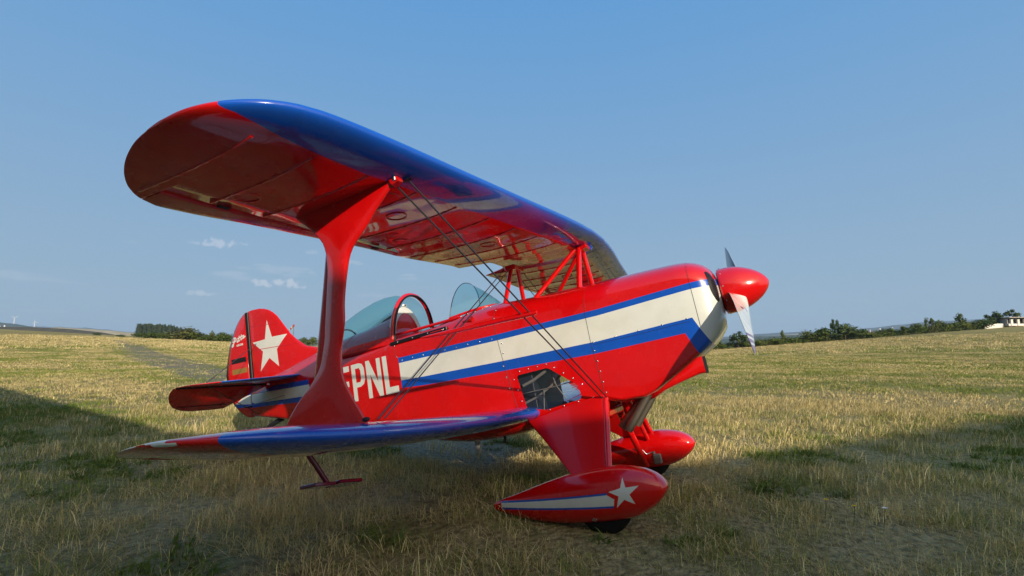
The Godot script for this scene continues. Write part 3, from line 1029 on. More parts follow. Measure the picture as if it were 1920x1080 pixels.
	for q in [[-.262, .14, -.40, -.56], [-.30, .15, -.42, -.556], [-.42, .18, -.50, -.585], [-.56, .20, -.56, -.625], [-.66, .17, -.60, -.672], [-.72, .12, -.62, -.668]]:
		var ring := PackedVector3Array()
		for k in 16:
			var a := TAU * k / 16
			ring.append(Vector3(q[0], (q[2] + q[3]) / 2 + (q[2] - q[3]) / 2 * signf(sin(a)) * pow(absf(sin(a)), 0.4), q[1] * signf(cos(a)) * pow(absf(cos(a)), 0.4)))
		rg.append(ring)
	sp.loft(rg, by_none, 0, true, 2)
	sp.cap(rg[0], rg[1], 1)  # flat front face coloured near black for the shade inside the mouth
	part("cowl_scoop", sp, [M.red, M.rubber])
	# oval air inlets: flat discs coloured black for the shade inside, cylinder fins on them
	for sg in [1.0, -1.0]:
		var rim := []
		var disc := Shell.new()
		var ring := PackedVector3Array()
		var inner := PackedVector3Array()
		for k in 29:
			var an := TAU * k / 28
			var y := 0.026 + sin(an) * 0.112
			var z := 0.246 + cos(an) * 0.033 + 0.04 * (y - 0.026)
			var p := bowl_at(y, z, sg)
			rim.append(p)
			if k < 28:
				ring.append(p + Vector3(0.0015, 0, sg * 0.0015))
				inner.append(bowl_at(0.026 + sin(an) * 0.07, 0.246 + cos(an) * 0.020 + 0.04 * sin(an) * 0.07, sg) + Vector3(0.0025, 0, sg * 0.0025))
		disc.loft([ring, inner], by_none, 0, true, 2)
		part("air_inlet", disc, [M.black])
		var rt := Shell.new()
		rt.loft(tube_rings(rim, 0.0022, 8), by_none, 0)
		part("inlet_rim", rt, [M.black])
		for k in 8:
			var f := Shell.new()
			var y := -0.035 + k * 0.0145
			box_skin(f, bowl_at(y, .238, sg) + Vector3(0.003, 0, sg * 0.003), Vector3(0.008, 0.005, 0.034), Basis(Vector3.UP, sg * .7), .001)
			part("cylinder_fin", f, [M.grey])
	# exhaust stubs
	for sg in [1.0, -1.0]:
		for k in 2:
			var z: float = sg * (0.10 + 0.06 * k)
			var a := Vector3(-.70 + .028 * k, -.60, z)
			var b := Vector3(-.955 + .055 * k, -.845 - .02 * k, z)
			tube("exhaust_pipe", [a, a.lerp(b, .33), a.lerp(b, .66), b], 0.033, M.pipe, plane, 16, 0.8)
	# the small vane and scoop on the cowl side, mast and drains under the belly
	var vent := Shell.new()
	var vr := []
	for q in [[-2.03, .004, .002], [-1.97, .022, .02], [-1.935, .03, .028]]:
		var ring := PackedVector3Array()
		for k in 10:
			var a := TAU * k / 10
			ring.append(Vector3(q[0], .215 + sin(a) * q[2], .362 + cos(a) * q[1]))
		vr.append(ring)
	vent.loft(vr, by_none, 0, true, 1)
	vent.cap(vr[2], vr[1], 1)
	part("air_vent", vent, [M.red, M.steel])
	tube("mast", [Vector3(-2.25, -.77, .05), Vector3(-2.27, -.87, .05)], [.03, .018], M.pale, plane, 8, 0.35)
	tube("drain_pipe", [Vector3(-1.95, -.77, .1), Vector3(-1.97, -.83, .1)], .012, M.dark, plane, 8)

func bowl_at(y: float, z: float, sg: float) -> Vector3:   # the point of the nose bowl at a height and side
	var a := -.25
	var b := -.031
	for i in 24:
		var m := (a + b) / 2
		if on_side(Vector2(m, y), 1.0).z > z: a = m
		else: b = m
	return Vector3(a, y, sg * z)

func on_side(q: Vector2, sg: float) -> Vector3:   # the point of the fuselage side at x, y
	var w := curve_at(BODY, q.x, 1)
	var ys := curve_at(BODY, q.x, 3)
	var yt := curve_at(BODY, q.x, 2)
	var yc := curve_at(BODY, q.x, 4)
	var yb := curve_at(BODY, q.x, 5)
	var p := curve_at(BODY, q.x, 6)
	var z := w
	if q.y > ys: z = w * pow(maxf(0.0, 1.0 - pow(minf(1, (q.y - ys) / (yt - ys)), p)), 1.0 / p)
	elif q.y < yc: z = w * pow(maxf(0.0, 1.0 - pow(minf(1, (yc - q.y) / (yc - yb)), 2.6)), 1.0 / 2.6)
	return Vector3(q.x, q.y, sg * z)

func make_cockpit() -> void:
	# rim of the cockpit, canopy track, hoop, sliding bubble and fixed windscreen
	for sg in [1.0, -1.0]:
		var rim := []
		for k in 9: rim.append(Vector3(lerpf(-2.84, -2.11, k / 8.0), .272 + 0.018 * pow(k / 8.0 - 0.4, 2), sg * .268))
		tube("cockpit_rim", rim, .014, M.red, plane, 8)
		var tr := Shell.new()
		var a := on_side(Vector2(-2.81, .185), sg)
		var b := on_side(Vector2(-2.18, .195), sg)
		var dir := (b - a).normalized()
		box_skin(tr, (a + b) / 2 + Vector3(0, 0, sg * .012), Vector3((b - a).length(), .032, .022), Basis(dir, Vector3.UP, dir.cross(Vector3.UP).normalized()))
		var rail := part("canopy_rail", tr, [M.black])
		var ln := Shell.new()
		box_skin(ln, b.lerp(a, .17) + Vector3(0, -.004, sg * .026), Vector3(.13, .007, .006), Basis(dir, Vector3.UP, dir.cross(Vector3.UP).normalized()), .001)
		put("guide", ln.mesh([M.red]), null, rail)
		for k in 4:
			var sc := SphereMesh.new()
			sc.radius = .0065
			sc.height = .013
			sc.radial_segments = 8
			sc.rings = 4
			var o := put("screw", sc, M.steel, rail)
			o.position = a.lerp(b, .14 + .27 * k) + Vector3(0, 0, sg * .024)
	var hoop := []
	for k in 25:
		var t := PI * k / 24.0
		hoop.append(Vector3(-2.795 + .05 * sin(t), .225 + .44 * pow(sin(t), 0.9), .325 * signf(cos(t)) * pow(absf(cos(t)), 0.92)))
	tube("canopy_hoop", hoop, .019, M.red, plane, 10)
	var hoop2 := []
	for p in hoop: hoop2.append(p + Vector3(.022, -.012, 0) * 1.0)
	tube("canopy_seal", hoop2, .009, M.black, plane, 8)
	var sec := [[-2.785, .325, .655], [-2.90, .324, .695], [-3.0, .320, .703], [-3.12, .313, .695], [-3.25, .303, .668], [-3.38, .288, .632], [-3.50, .268, .594], [-3.60, .240, .545], [-3.68, .205, .50], [-3.74, .160, .465], [-3.79, .095, .44]]
	var rings := []
	var skirt_r := []
	for q in sec:
		var ring := PackedVector3Array()
		for k in 25:
			var t := PI * k / 24.0
			ring.append(Vector3(q[0], .25 + (q[2] - .25) * pow(sin(t), 0.9), q[1] * signf(cos(t)) * pow(absf(cos(t)), 0.92)))
		rings.append(ring)
	var bub := Shell.new()
	bub.loft(rings, by_none, 0, false)
	var can := part("canopy", bub, [M.glass])
	for sg in [1.0, -1.0]:
		var sk := Shell.new()
		var sr := []
		for q in sec:
			var y0 := lerpf(.185, .205, (q[0] + 2.785) / -1.0)
			var z: float = q[1] + .004
			sr.append(PackedVector3Array([Vector3(q[0], .262, sg * z), Vector3(q[0], y0, sg * (z + .006)), Vector3(q[0], y0, sg * (z - .006)), Vector3(q[0], .262, sg * (z - .008))]))
		sk.loft(sr, by_none, 0, true, 3)
		put("skirt", sk.mesh([M.red]), null, can)
		for k in 8:
			var sc := SphereMesh.new()
			sc.radius = .006
			sc.height = .012
			sc.radial_segments = 8
			sc.rings = 4
			var o := put("screw", sc, M.maroon, can)
			o.position = Vector3(-2.86 - .085 * k, .228, sg * (line_at([[2.785, .325], [3.0, .32], [3.25, .303], [3.5, .268]], 2.86 + .085 * k, 1) + .009))
	# wire arch at the rear of the bubble
	var arch := []
	for k in 13:
		var t := PI * k / 12.0
		arch.append(Vector3(-3.60, .29 + .22 * sin(t), .20 * cos(t)))
	tube("canopy_brace", arch, .009, M.grey, plane, 8)
	# windscreen
	var wr := []
	for u in 9:
		var ring := PackedVector3Array()
		var v := u / 8.0
		for k in 25:
			var t := PI * k / 24.0
			var sn := pow(sin(t), 0.85)
			var z := .275 * signf(cos(t)) * pow(absf(cos(t)), 0.9)
			var rear := Vector3(-2.205 + .095 * sn, .272 + .345 * sn, z)
			var base := Vector3(-2.205 + .40 * sn, .290 + .052 * sn, z * (1.0 - 0.15 * sn))
			var bul := sin(PI * v) * .012 * sn
			ring.append(rear.lerp(base, v) + Vector3(bul * .5, bul, 0))
		wr.append(ring)
	var wi := Shell.new()
	wi.loft(wr, by_none, 0, false)
	var ws := part("windscreen", wi, [M.glass])
	var edge := []
	for p in wr[0]: edge.append(p)
	var es := Shell.new()
	es.loft(tube_rings(edge, .0035, 6), by_none, 0, true, 3)
	put("edge", es.mesh([M.grey]), null, ws)
	var bs := []
	for p in wr[8]: bs.append(p + Vector3(0, -.004, 0))
	var fr := Shell.new()
	fr.loft(tube_rings(bs, .012, 8), by_none, 0, true, 3)
	put("frame", fr.mesh([M.red]), null, ws)
	# headrest: pale arch round a red panel
	var hr := Shell.new()
	var outer := []
	for k in 17:
		var t := PI * k / 16.0
		outer.append(Vector2(.25 * signf(cos(t)) * pow(absf(cos(t)), 1.1), .27 + .305 * pow(sin(t), 1.05)))
	var rr := []
	for q in [[-2.885, 1.0], [-2.855, 1.0], [-2.845, .97], [-2.845, .80], [-2.852, .78]]:
		var ring := PackedVector3Array()
		for p in outer: ring.append(Vector3(q[0], .27 + (p.y - .27) * q[1] - (1.0 - q[1]) * 0.0, p.x * q[1]))
		rr.append(ring)
	hr.loft(rr, by_none, 0, false)
	var red_ring: PackedVector3Array = rr[4]
	hr.cap(red_ring, rr[3], 1)
	box_skin(hr, Vector3(-2.855, .585, 0), Vector3(.03, .022, .06), Basis.IDENTITY, .004, 0)
	box_skin(hr, Vector3(-2.838, .585, 0), Vector3(.006, .01, .03), Basis.IDENTITY, .001, 2)
	part("headrest", hr, [M.white, M.red, M.black])
	var fair := Shell.new()
	var fr2 := []
	for q in [[-2.885, .575, .10], [-3.05, .535, .085], [-3.2, .488, .06], [-3.32, .448, .03]]:
		var ring := PackedVector3Array()
		for k in 9:
			var t := PI * k / 8.0
			ring.append(Vector3(q[0], q[1] - .055 + .058 * sin(t), q[2] * cos(t)))
		fr2.append(ring)
	fair.loft(fr2, by_none, 0, false)
	part("headrest_fairing", fair, [M.white])

func make_tail() -> void:
	var up := func(c: float, h: float, y: float) -> Vector3: return Vector3(c, y, h)
	var fin := Shell.new()
	var rows := []
	var front := [[.02, -4.1], [.25, -4.0], [.36, -3.93], [.40, -3.98], [.463, -4.18], [.55, -4.30], [.646, -4.40], [.77, -4.49], [.887, -4.577], [.945, -4.64], [.985, -4.70], [1.015, -4.77], [1.035, -4.85], [1.044, -4.95]]
	for r in front:
		rows.append([r[0], r[1], -5.036, .055 if r[0] < 1.0 else .05])
	fin.loft(sheet(rows, up, 0.0, 1.0, 12), by_side, 0, true, 3)
	var st := []
	for q in [[-4.733, .874], [-4.67, .665], [-4.438, .650], [-4.605, .513], [-4.590, .318], [-4.736, .439], [-4.900, .317], [-4.835, .530], [-5.00, .666], [-4.787, .661]]: st.append(Vector2(q[0], q[1]))
	for tg in [1, 2]: fin.fill(st, tg, 1)
	var f := part("fin", fin, [M.red, M.white])
	for q in [[.80, .86], [.51, .58]]:
		for sg in [1.0, -1.0]:
			var x0 := line_at(front, q[0], 1) - .03
			var path := []
			for k in 13:
				var u := k / 12.0
				var x := lerpf(x0, -5.03, u)
				var y := lerpf(q[0], q[1], u)
				var lead := line_at(front, y, 1)
				path.append(Vector3(x, y, sg * (section(.055, clampf((lead - x) / (lead + 5.036), 0.0, 1.0)) * (lead + 5.036) + .0008)))
			var tp := Shell.new()
			tp.loft(tube_rings(path, .0035, 6), by_none, 0, true, 3)
			put("rib_tape", tp.mesh([M.red]), null, f)
	var rud := Shell.new()
	var rr := []
	var rear := [[-.165, -5.11], [-.15, -5.18], [-.11, -5.245], [-.05, -5.32], [.014, -5.385], [.10, -5.44], [.2, -5.47], [.372, -5.485], [.523, -5.452], [.68, -5.40], [.80, -5.335], [.873, -5.29], [.94, -5.235], [.985, -5.185], [1.02, -5.13], [1.038, -5.095]]
	for r in rear: rr.append([r[0], -5.066, r[1], .075 if r[0] < .4 else .06])
	var rrings := []
	for r in rr:
		var ring := PackedVector3Array()
		for k in 16:
			var kk := k if k <= 8 else 16 - k
			var s := 0.06 + 0.94 * kk / 8.0
			var c: float = r[2] - r[1]
			var h = (0.5 * r[3] * 0.36 * (1.0 - s) + 0.002) if kk > 0 else 0.5 * r[3] * 0.2
			ring.append(Vector3(r[1] + c * (s - 0.06) / 0.94, r[0], h if k <= 8 else -h))
		rrings.append(ring)
	rud.loft(rrings, by_side, 0, true, 3)
	for tg in [1, 2]:
		rud.fill([Vector2(-5.378, .540), Vector2(-5.122, .530), Vector2(-5.122, .474), Vector2(-5.376, .483)], tg, 3)
		rud.fill([Vector2(-5.376, .478), Vector2(-5.122, .469), Vector2(-5.114, .411), Vector2(-5.374, .423)], tg, 5)
		rud.fill([Vector2(-5.374, .418), Vector2(-5.113, .406), Vector2(-5.113, .350), Vector2(-5.370, .358)], tg, 4)
		rud.fill([Vector2(-5.066, .084), Vector2(-5.20, .086), Vector2(-5.36, .018), Vector2(-5.066, -.022)], tg, 1)
		rud.fill([Vector2(-5.066, .110), Vector2(-5.15, .120), Vector2(-5.20, .086), Vector2(-5.066, .084)], tg, 2)
		rud.fill([Vector2(-5.066, -.022), Vector2(-5.40, .022), Vector2(-5.40, -.02), Vector2(-5.066, -.062)], tg, 2)
	# the script on the rudder, as brush strokes, and small capitals under it
	var strokes := [[[.13, .50], [.05, .62], [.04, .80], [.14, .95], [.27, .92], [.33, .74], [.27, .56], [.16, .50], [.20, .47]], [[.22, .93], [.15, .40], [.10, .08], [.03, .03], [.02, .14], [.09, .30]],
		[[.40, .62], [.38, .42], [.41, .36], [.47, .44]], [[.425, .76], [.43, .72]], [[.56, .98], [.50, .50], [.52, .42], [.58, .48]], [[.46, .74], [.64, .78]], [[.72, 1.02], [.655, .56], [.67, .47], [.74, .53]], [[.62, .80], [.80, .84]], [[.78, .54], [.86, .86], [.88, .80], [.90, .62], [.84, .55], [.79, .57]], [[.90, .62], [.98, .68]]]
	for sk in strokes:
		for i in sk.size() - 1:
			var a := script_at(sk[i])
			var b := script_at(sk[i + 1])
			var d := (b - a).normalized()
			var n := d.orthogonal() * 0.0075
			a -= d * 0.003
			b += d * 0.003
			rud.convex(PackedVector2Array([a + n, b + n, b - n, a - n]), 1, 1)
	var ru := part("rudder", rud, [M.red, M.white, M.blue, M.black, M.gold, M.flag_red])
	var tm := TextMesh.new()
	var sf := SystemFont.new()
	sf.font_names = PackedStringArray(["Droid Sans"])
	sf.font_weight = 700
	tm.font = sf
	tm.text = "SPECIAL"
	tm.font_size = 32
	tm.pixel_size = 0.00098
	tm.depth = 0.002
	var let := put("lettering", tm, M.white, ru)
	let.position = Vector3(-5.2, .682, .0162)
	let.rotation = Vector3(0, -0.045, -0.02)
	# stabiliser with drooping elevators
	for sg in [1.0, -1.0]:
		var flat := func(c: float, h: float, z: float) -> Vector3: return Vector3(c, .148 + .018 * absf(z) + h, z)
		var sb := Shell.new()
		var sr := []
		for q in [[.04, -4.09], [.15, -4.135], [.5, -4.29], [.86, -4.45], [.955, -4.505], [1.02, -4.56], [1.06, -4.62], [1.08, -4.68]]: sr.append([q[0] * sg, q[1], -4.715, .07])
		sb.loft(sheet(sr, flat, 0.0, 1.0, 10), by_wing, 0, true, 3)
		for tg in [1, 2]:
			sb.fill([Vector2(-4.0, 0), Vector2(-4.235, sg * .1), Vector2(-4.53, sg * .78), Vector2(-4.40, sg * .84), Vector2(-4.2, sg * .84)] , tg, 1)
		part("stabiliser", sb, [M.red, M.blue])
		var el := Shell.new()
		var er := []
		for q in [[.07, .03], [.12, .09], [.2, .19], [.3, .32], [.36, .395], [.5, .40], [.7, .395], [.82, .37], [.93, .31], [1.0, .23], [1.05, .15], [1.08, .07]]:
			er.append([q[0] * sg, 0.0, q[1], .05])
		var hinge := func(c: float, h: float, z: float) -> Vector3: return Vector3(-4.733 - c * cos(.49) - h * sin(.49), .146 + .018 * absf(z) - c * sin(.49) + h * cos(.49), z)
		el.loft(sheet(er, hinge, 0.0, 1.0, 10), by_wing, 0, true, 3)
		var e := part("elevator", el, [M.red])
		var tb := Shell.new()
		tb.loft(tube_rings([hinge.call(.30, -.008, sg * .40), hinge.call(.30, -.008, sg * .88)], .0035, 6), by_none, 0, true, 3)
		tb.loft(tube_rings([hinge.call(.30, -.008, sg * .88), hinge.call(.36, -.004, sg * .89)], .003, 6), by_none, 0, true, 3)
		put("trim_tab_gap", tb.mesh([M.dark]), null, e)
		var hg := Shell.new()
		hg.loft(tube_rings([Vector3(-4.722, .146 + .018 * .1, sg * .1), Vector3(-4.722, .146 + .018 * 1.06, sg * 1.06)], .011, 8), by_none, 0, true, 3)
		part("hinge", hg, [M.dark])
		for k in 2:
			var zz := .45 + .38 * k
			var rt := Shell.new()
			rt.loft(tube_rings([hinge.call(.05, -.013, sg * zz), hinge.call(.36, -.006, sg * (zz - .02))], .0035, 6), by_none, 0, true, 3)
			put("rib_tape", rt.mesh([M.red]), null, e)
		# bracing wires of the tail
		tube("tail_wire", [Vector3(-4.93, .64, sg * .015), Vector3(-4.66, .175, sg * .84)], .0035, M.wire, plane, 6)
		tube("tail_wire", [Vector3(-4.93, -.16, sg * .03), Vector3(-4.66, .155, sg * .80)], .0035, M.wire, plane, 6)
	var hr := Shell.new()
	box_skin(hr, Vector3(-5.058, .45, 0), Vector3(.052, 1.17, .036), Basis.IDENTITY, .006)
	part("hinge", hr, [M.black])  # black strip over the gap between fin and rudder, for its shade
	tube("rudder_horn", [Vector3(-5.05, -.05, -.14), Vector3(-5.04, -.05, .14)], .009, M.dark, plane, 6)
	tube("rudder_cable", [Vector3(-5.04, -.05, .14), Vector3(-4.4, -.02, .155)], .003, M.wire, plane, 6)
	# tail wheel
	tube("tail_spring", [Vector3(-4.62, -.235, 0), Vector3(-4.85, -.30, 0), Vector3(-5.05, -.40, 0)], [.03, .025, .02], M.dark, plane, 8, .5)
	var tw := Shell.new()
	tw.loft(wheel_rings(.085, .045, .05), by_none, 0, false)
	var w := part("tail_wheel", tw, [M.rubber])
	w.position = OFF + Vector3(-5.12, -.452, 0)

func script_at(q: Array) -> Vector2:
	return Vector2(-5.352 + q[0] * .252 , .683 + q[1] * .105 + q[0] * .012)

func wheel_rings(r: float, hub: float, wide: float) -> Array:
	var rings := []
	for q in [[hub * 0.2, -.40], [hub, -.42], [hub + (r - hub) * .35, -.5], [r * .93, -.40], [r * .985, -.2], [r, 0.0], [r * .985, .2], [r * .93, .40], [hub + (r - hub) * .35, .5], [hub, .42], [hub * 0.2, .40]]:
		var ring := PackedVector3Array()
		for k in 33:
			var a := TAU * k / 32
			ring.append(Vector3(cos(a) * q[0], sin(a) * q[0], wide * q[1]))
		rings.append(ring)
	return rings

func make_struts() -> void:
	var tab := [[-.46, -1.56, -2.11], [-.425, -1.578, -2.09], [-.40, -1.591, -2.075], [-.366, -1.61, -2.050], [-.347, -1.621, -2.03], [-.282, -1.653, -1.957], [-.244, -1.667, -1.90], [-.205, -1.675, -1.855], [-.163, -1.676, -1.816], [-.086, -1.667, -1.783], [-.036, -1.65, -1.766], [.039, -1.628, -1.75], [.117, -1.618, -1.733], [.221, -1.592, -1.712], [.286, -1.571, -1.698], [.335, -1.552, -1.693], [.373, -1.528, -1.693], [.41, -1.484, -1.698], [.448, -1.43, -1.707], [.505, -1.37, -1.745], [.57, -1.285, -1.80], [.61, -1.237, -1.845], [.645, -1.222, -1.872], [.655, -1.23, -1.875]]
	for sg in [1.0, -1.0]:
		var rows := []
		for k in 45:
			var y := lerpf(-.46, .655, k / 44.0)
			var fr := curve_at(tab, y, 1)
			var re := curve_at(tab, y, 2)
			rows.append([y, fr, re, clampf(.036 / (fr - re), .05, .34)])
		var up := func(c: float, h: float, y: float) -> Vector3: return Vector3(c, y, 2.19 * sg + h)
		var s := Shell.new()
		s.loft(sheet(rows, up, 0.0, 1.0, 12), by_none, 0, true, 3)
		var st := part("interplane_strut", s, [M.red])
		var ft := Shell.new()
		box_skin(ft, Vector3(-1.222, .622, 2.19 * sg), Vector3(.05, .045, .05), Basis(Vector3.BACK, .35), .006, 0)
		put("fitting", ft.mesh([M.red, M.dark]), null, st)
		var f2 := Shell.new()
		box_skin(f2, Vector3(-1.570, -.440, 2.19 * sg), Vector3(.03, .02, .03), Basis.IDENTITY, .006, 0)
		put("fitting", f2.mesh([M.dark]), null, st)
		var bolt := Shell.new()
		box_skin(bolt, Vector3(-1.212, .618, 2.19 * sg + .024 * sg), Vector3(.018, .022, .012), Basis.IDENTITY, .004, 0)
		put("bolt", bolt.mesh([M.steel]), null, st)
		tube("aileron_link", [Vector3(-2.01, .640, 1.80 * sg), Vector3(-2.085, .35, 1.80 * sg), Vector3(-2.22, -.15, 1.80 * sg), Vector3(-2.315, -.50, 1.80 * sg)], .034, M.red, plane, 12, .42)
		# flying and landing wires in pairs, with the spreader where they cross
		for k in 2:
			tube("flying_wire", [Vector3(-.975 + .036 * k, -.602, .385 * sg), Vector3(-1.259 + .075 * k, .632, 2.15 * sg)], .0046, M.wire, plane, 8)
			tube("landing_wire", [Vector3(-1.672 + .066 * k, .60, .14 * sg), Vector3(-1.615 + .045 * k, -.45, 2.06 * sg)], .0036, M.wire, plane, 8)
			var hole := Shell.new()
			var c := Vector3(-1.259 + .075 * k, .632, 2.15 * sg)
			var ring := PackedVector3Array()
			var r2 := PackedVector3Array()
			for j in 12:
				var a := TAU * j / 12
				ring.append(upper_at(c.x + cos(a) * .028, -(section(.125, .24) * 1.04 + .0025), c.z + sin(a) * .014))
				r2.append(upper_at(c.x, -(section(.125, .24) * 1.04 + .0025), c.z))
			hole.loft([ring, r2], by_none, 0)
			part("wire_slot", hole, [M.dark])
		tube("wire_spreader", [Vector3(-1.86, .022, 1.245 * sg), Vector3(-1.80, .018, 1.245 * sg), Vector3(-1.65, .012, 1.245 * sg), Vector3(-1.05, -.004, 1.245 * sg), Vector3(-1.015, -.004, 1.245 * sg)], [.003, .010, .015, .016, .011], M.red, plane, 10)
		# cabane struts: two pyramids carrying the centre section
		tube("cabane_strut", [Vector3(-1.0, .625, .05 * sg), Vector3(-1.02, .26, .215 * sg)], .022, M.red, plane, 12)
		tube("cabane_strut", [Vector3(-1.035, .615, .06 * sg), Vector3(-1.405, .275, .215 * sg)], .019, M.red, plane, 12)
		tube("cabane_strut", [Vector3(-1.625, .625, .07 * sg), Vector3(-1.685, .28, .215 * sg)], .020, M.red, plane, 12)
		# aileron spade under the lower wing: arm and plate
		tube("spade_arm", [Vector3(-2.31, -.545, 1.87 * sg), Vector3(-2.305, -.64, 1.81 * sg), Vector3(-2.30, -.752, 1.745 * sg)], .018, M.maroon, plane, 8, .6)
		var pl := Shell.new()
		box_skin(pl, Vector3(-2.30, -.748, 1.815 * sg), Vector3(.12, .02, .16), Basis(Vector3.RIGHT, -.165 * sg) * Basis(Vector3.BACK, .06), .004)
		box_skin(pl, Vector3(-2.30, -.779, 1.615 * sg), Vector3(.12, .02, .19), Basis(Vector3.RIGHT, -.165 * sg) * Basis(Vector3.BACK, .16), .004)
		part("spade_plate", pl, [M.maroon])
		var bk := Shell.new()
		box_skin(bk, Vector3(-2.24, -.553, 1.78 * sg), Vector3(.03, .02, .24), Basis.IDENTITY, .004)
		part("spade_bracket", bk, [M.dark])
	var top := Shell.new()
	box_skin(top, Vector3(-.975, .628, 0), Vector3(.09, .05, .14), Basis(Vector3.BACK, .2), .008)
	part("cabane_fitting", top, [M.red])
	var tp := Shell.new()
	box_skin(tp, Vector3(-.935, .628, -.05), Vector3(.05, .035, .02), Basis(Vector3.BACK, -.6), .004)
	part("camera_bracket", tp, [M.blue])
	var rear := Shell.new()
	box_skin(rear, Vector3(-1.63, .622, 0), Vector3(.10, .045, .2), Basis.IDENTITY, .008)
	part("cabane_fitting", rear, [M.red])

func make_gear() -> void:
	# profile of the wheel fairing: x, top, bottom, half width
	var prof := [[-1.770, -1.150, -1.190, .008], [-1.70, -1.128, -1.215, .028], [-1.57, -1.100, -1.255, .060], [-1.43, -1.066, -1.285, .088], [-1.30, -1.037, -1.303, .108], [-1.15, -1.011, -1.314, .124], [-1.0, -.997, -1.316, .132], [-.89, -.995, -1.312, .132], [-.80, -1.005, -1.300, .128], [-.70, -1.030, -1.264, .116], [-.64, -1.060, -1.228, .098], [-.61, -1.084, -1.202, .081], [-.592, -1.106, -1.180, .062], [-.582, -1.124, -1.164, .042], [-.577, -1.138, -1.152, .02], [-.576, -1.144, -1.147, .006]]
	for sg in [1.0, -1.0]:
		var s := Shell.new()
		var rings := []
		for k in 49:
			var x := -1.77 + (1.77 - .576) * (1.0 - pow(1.0 - k / 48.0, 2.2))
			var t := curve_at(prof, x, 1)
			var b := curve_at(prof, x, 2)
			var w := curve_at(prof, x, 3)
			var ring := PackedVector3Array()
			for j in 32:
				var a := TAU * j / 32
				ring.append(Vector3(x, (t + b) / 2 + (t - b) / 2 * signf(sin(a)) * pow(absf(sin(a)), 0.9), sg * .80 + w * signf(cos(a)) * pow(absf(cos(a)), 0.85)))
			rings.append(ring)
		s.loft(rings, func(p: Vector3, n: Vector3) -> Array: return [func(q: Vector3): return Vector2(q.x, q.y), 1 if (p.z - sg * .80) * sg > 0.0 else 2], 0, true, 3)
		s.fill([Vector2(-1.70, -1.147), Vector2(-.922, -1.138), Vector2(-.882, -1.166), Vector2(-.893, -1.204), Vector2(-1.70, -1.174)], 1, 2)
		s.fill([Vector2(-1.70, -1.147), Vector2(-1.70, -1.135), Vector2(-.918, -1.126), Vector2(-.922, -1.138)], 1, 1)
		s.fill([Vector2(-1.70, -1.174), Vector2(-.893, -1.204), Vector2(-.897, -1.216), Vector2(-1.70, -1.186)], 1, 1)
		var st := []
		for q in [[-.812, -1.050], [-.801, -1.107], [-.723, -1.105], [-.785, -1.147], [-.764, -1.205], [-.822, -1.173], [-.878, -1.216], [-.851, -1.151], [-.909, -1.121], [-.833, -1.107]]: st.append(Vector2(q[0], q[1]))
		s.fill(st, 1, 2)
		var pant := part("wheel_fairing", s, [M.red, M.blue, M.white])
		var mk := Shell.new()
		for q in [[.012, .05, .008], [.0, .014, .02], [-.02, .03, .006], [-.02, .014, .022]]:
			box_skin(mk, Vector3(-1.02 + q[0], -1.268 + q[0] * .6, sg * (.80 + .098)), Vector3(q[1], q[2], .004), Basis(Vector3.RIGHT, sg * .55), .001)
		put("door_latch", mk.mesh([M.steel]), null, pant)
		# wheel: tyre with tread grooves, rim
		var ty := Shell.new()
		ty.loft(wheel_rings(.178, .085, .125), by_none, 0, false)
		var wh := part("wheel", ty, [M.rubber])
		wh.name = "wheel"
		wh.position = OFF + Vector3(-.99, -1.215, sg * .80)
		var rm := Shell.new()
		rm.loft(wheel_rings(.098, .03, .105), by_none, 0, false)
		put("rim", rm.mesh([M.pale]), null, wh)
		# brake on the inner side
		var br := Shell.new()
		box_skin(br, Vector3(-.905, -1.225, sg * .675), Vector3(.07, .085, .05), Basis.IDENTITY, .008)
		box_skin(br, Vector3(-.925, -1.175, sg * .675), Vector3(.02, .03, .03), Basis.IDENTITY, .004)
		part("brake", br, [M.grey])
		tube("brake_line", [Vector3(-.92, -1.16, sg * .67), Vector3(-.99, -1.175, sg * .66), Vector3(-1.03, -1.10, sg * .62)], .006, M.steel, plane, 6)
		# faired leg
		var lg := Shell.new()
		var rows := []
		for k in 9:
			var t := k / 8.0
			rows.append([t, lerpf(-.955, -.955, t) + .02 * sin(PI * t), lerpf(-1.60, -1.20, t), lerpf(.07, .10, t)])
		var place := func(c: float, h: float, t: float) -> Vector3:
			var z := lerpf(.37, .775, t)
			var y := lerpf(-.575, -1.03, t) - (-.955 - c) * lerpf(.155, .02, t)
			return Vector3(c + lerpf(.0, .025, t), y + h * .55, sg * (z + h * .8))
		lg.loft(sheet(rows, place, 0.0, 1.0, 12), by_none, 0, true, 3)
		part("gear_leg_fairing", lg, [M.fabric])
		tube("gear_leg", [Vector3(-.955, -.60, sg * .385), Vector3(-.925, -1.03, sg * .775)], .022, M.red, plane, 12)
		tube("gear_strut", [Vector3(-.97, -.61, sg * .30), Vector3(-.955, -1.05, sg * .68)], .019, M.red, plane, 10)
		tube("gear_strut", [Vector3(-1.02, -.63, sg * .22), Vector3(-1.04, -.77, sg * .30)], .024, M.red, plane, 10)
		tube("gear_strut", [Vector3(-1.045, -.755, sg * .29), Vector3(-1.015, -1.275, sg * .69)], [.032, .024], M.red, plane, 10)
	var bg := Shell.new()
	box_skin(bg, Vector3(-1.03, -.72, 0), Vector3(.07, .06, .5), Basis.IDENTITY, .015)
	part("bungee_block", bg, [M.red])

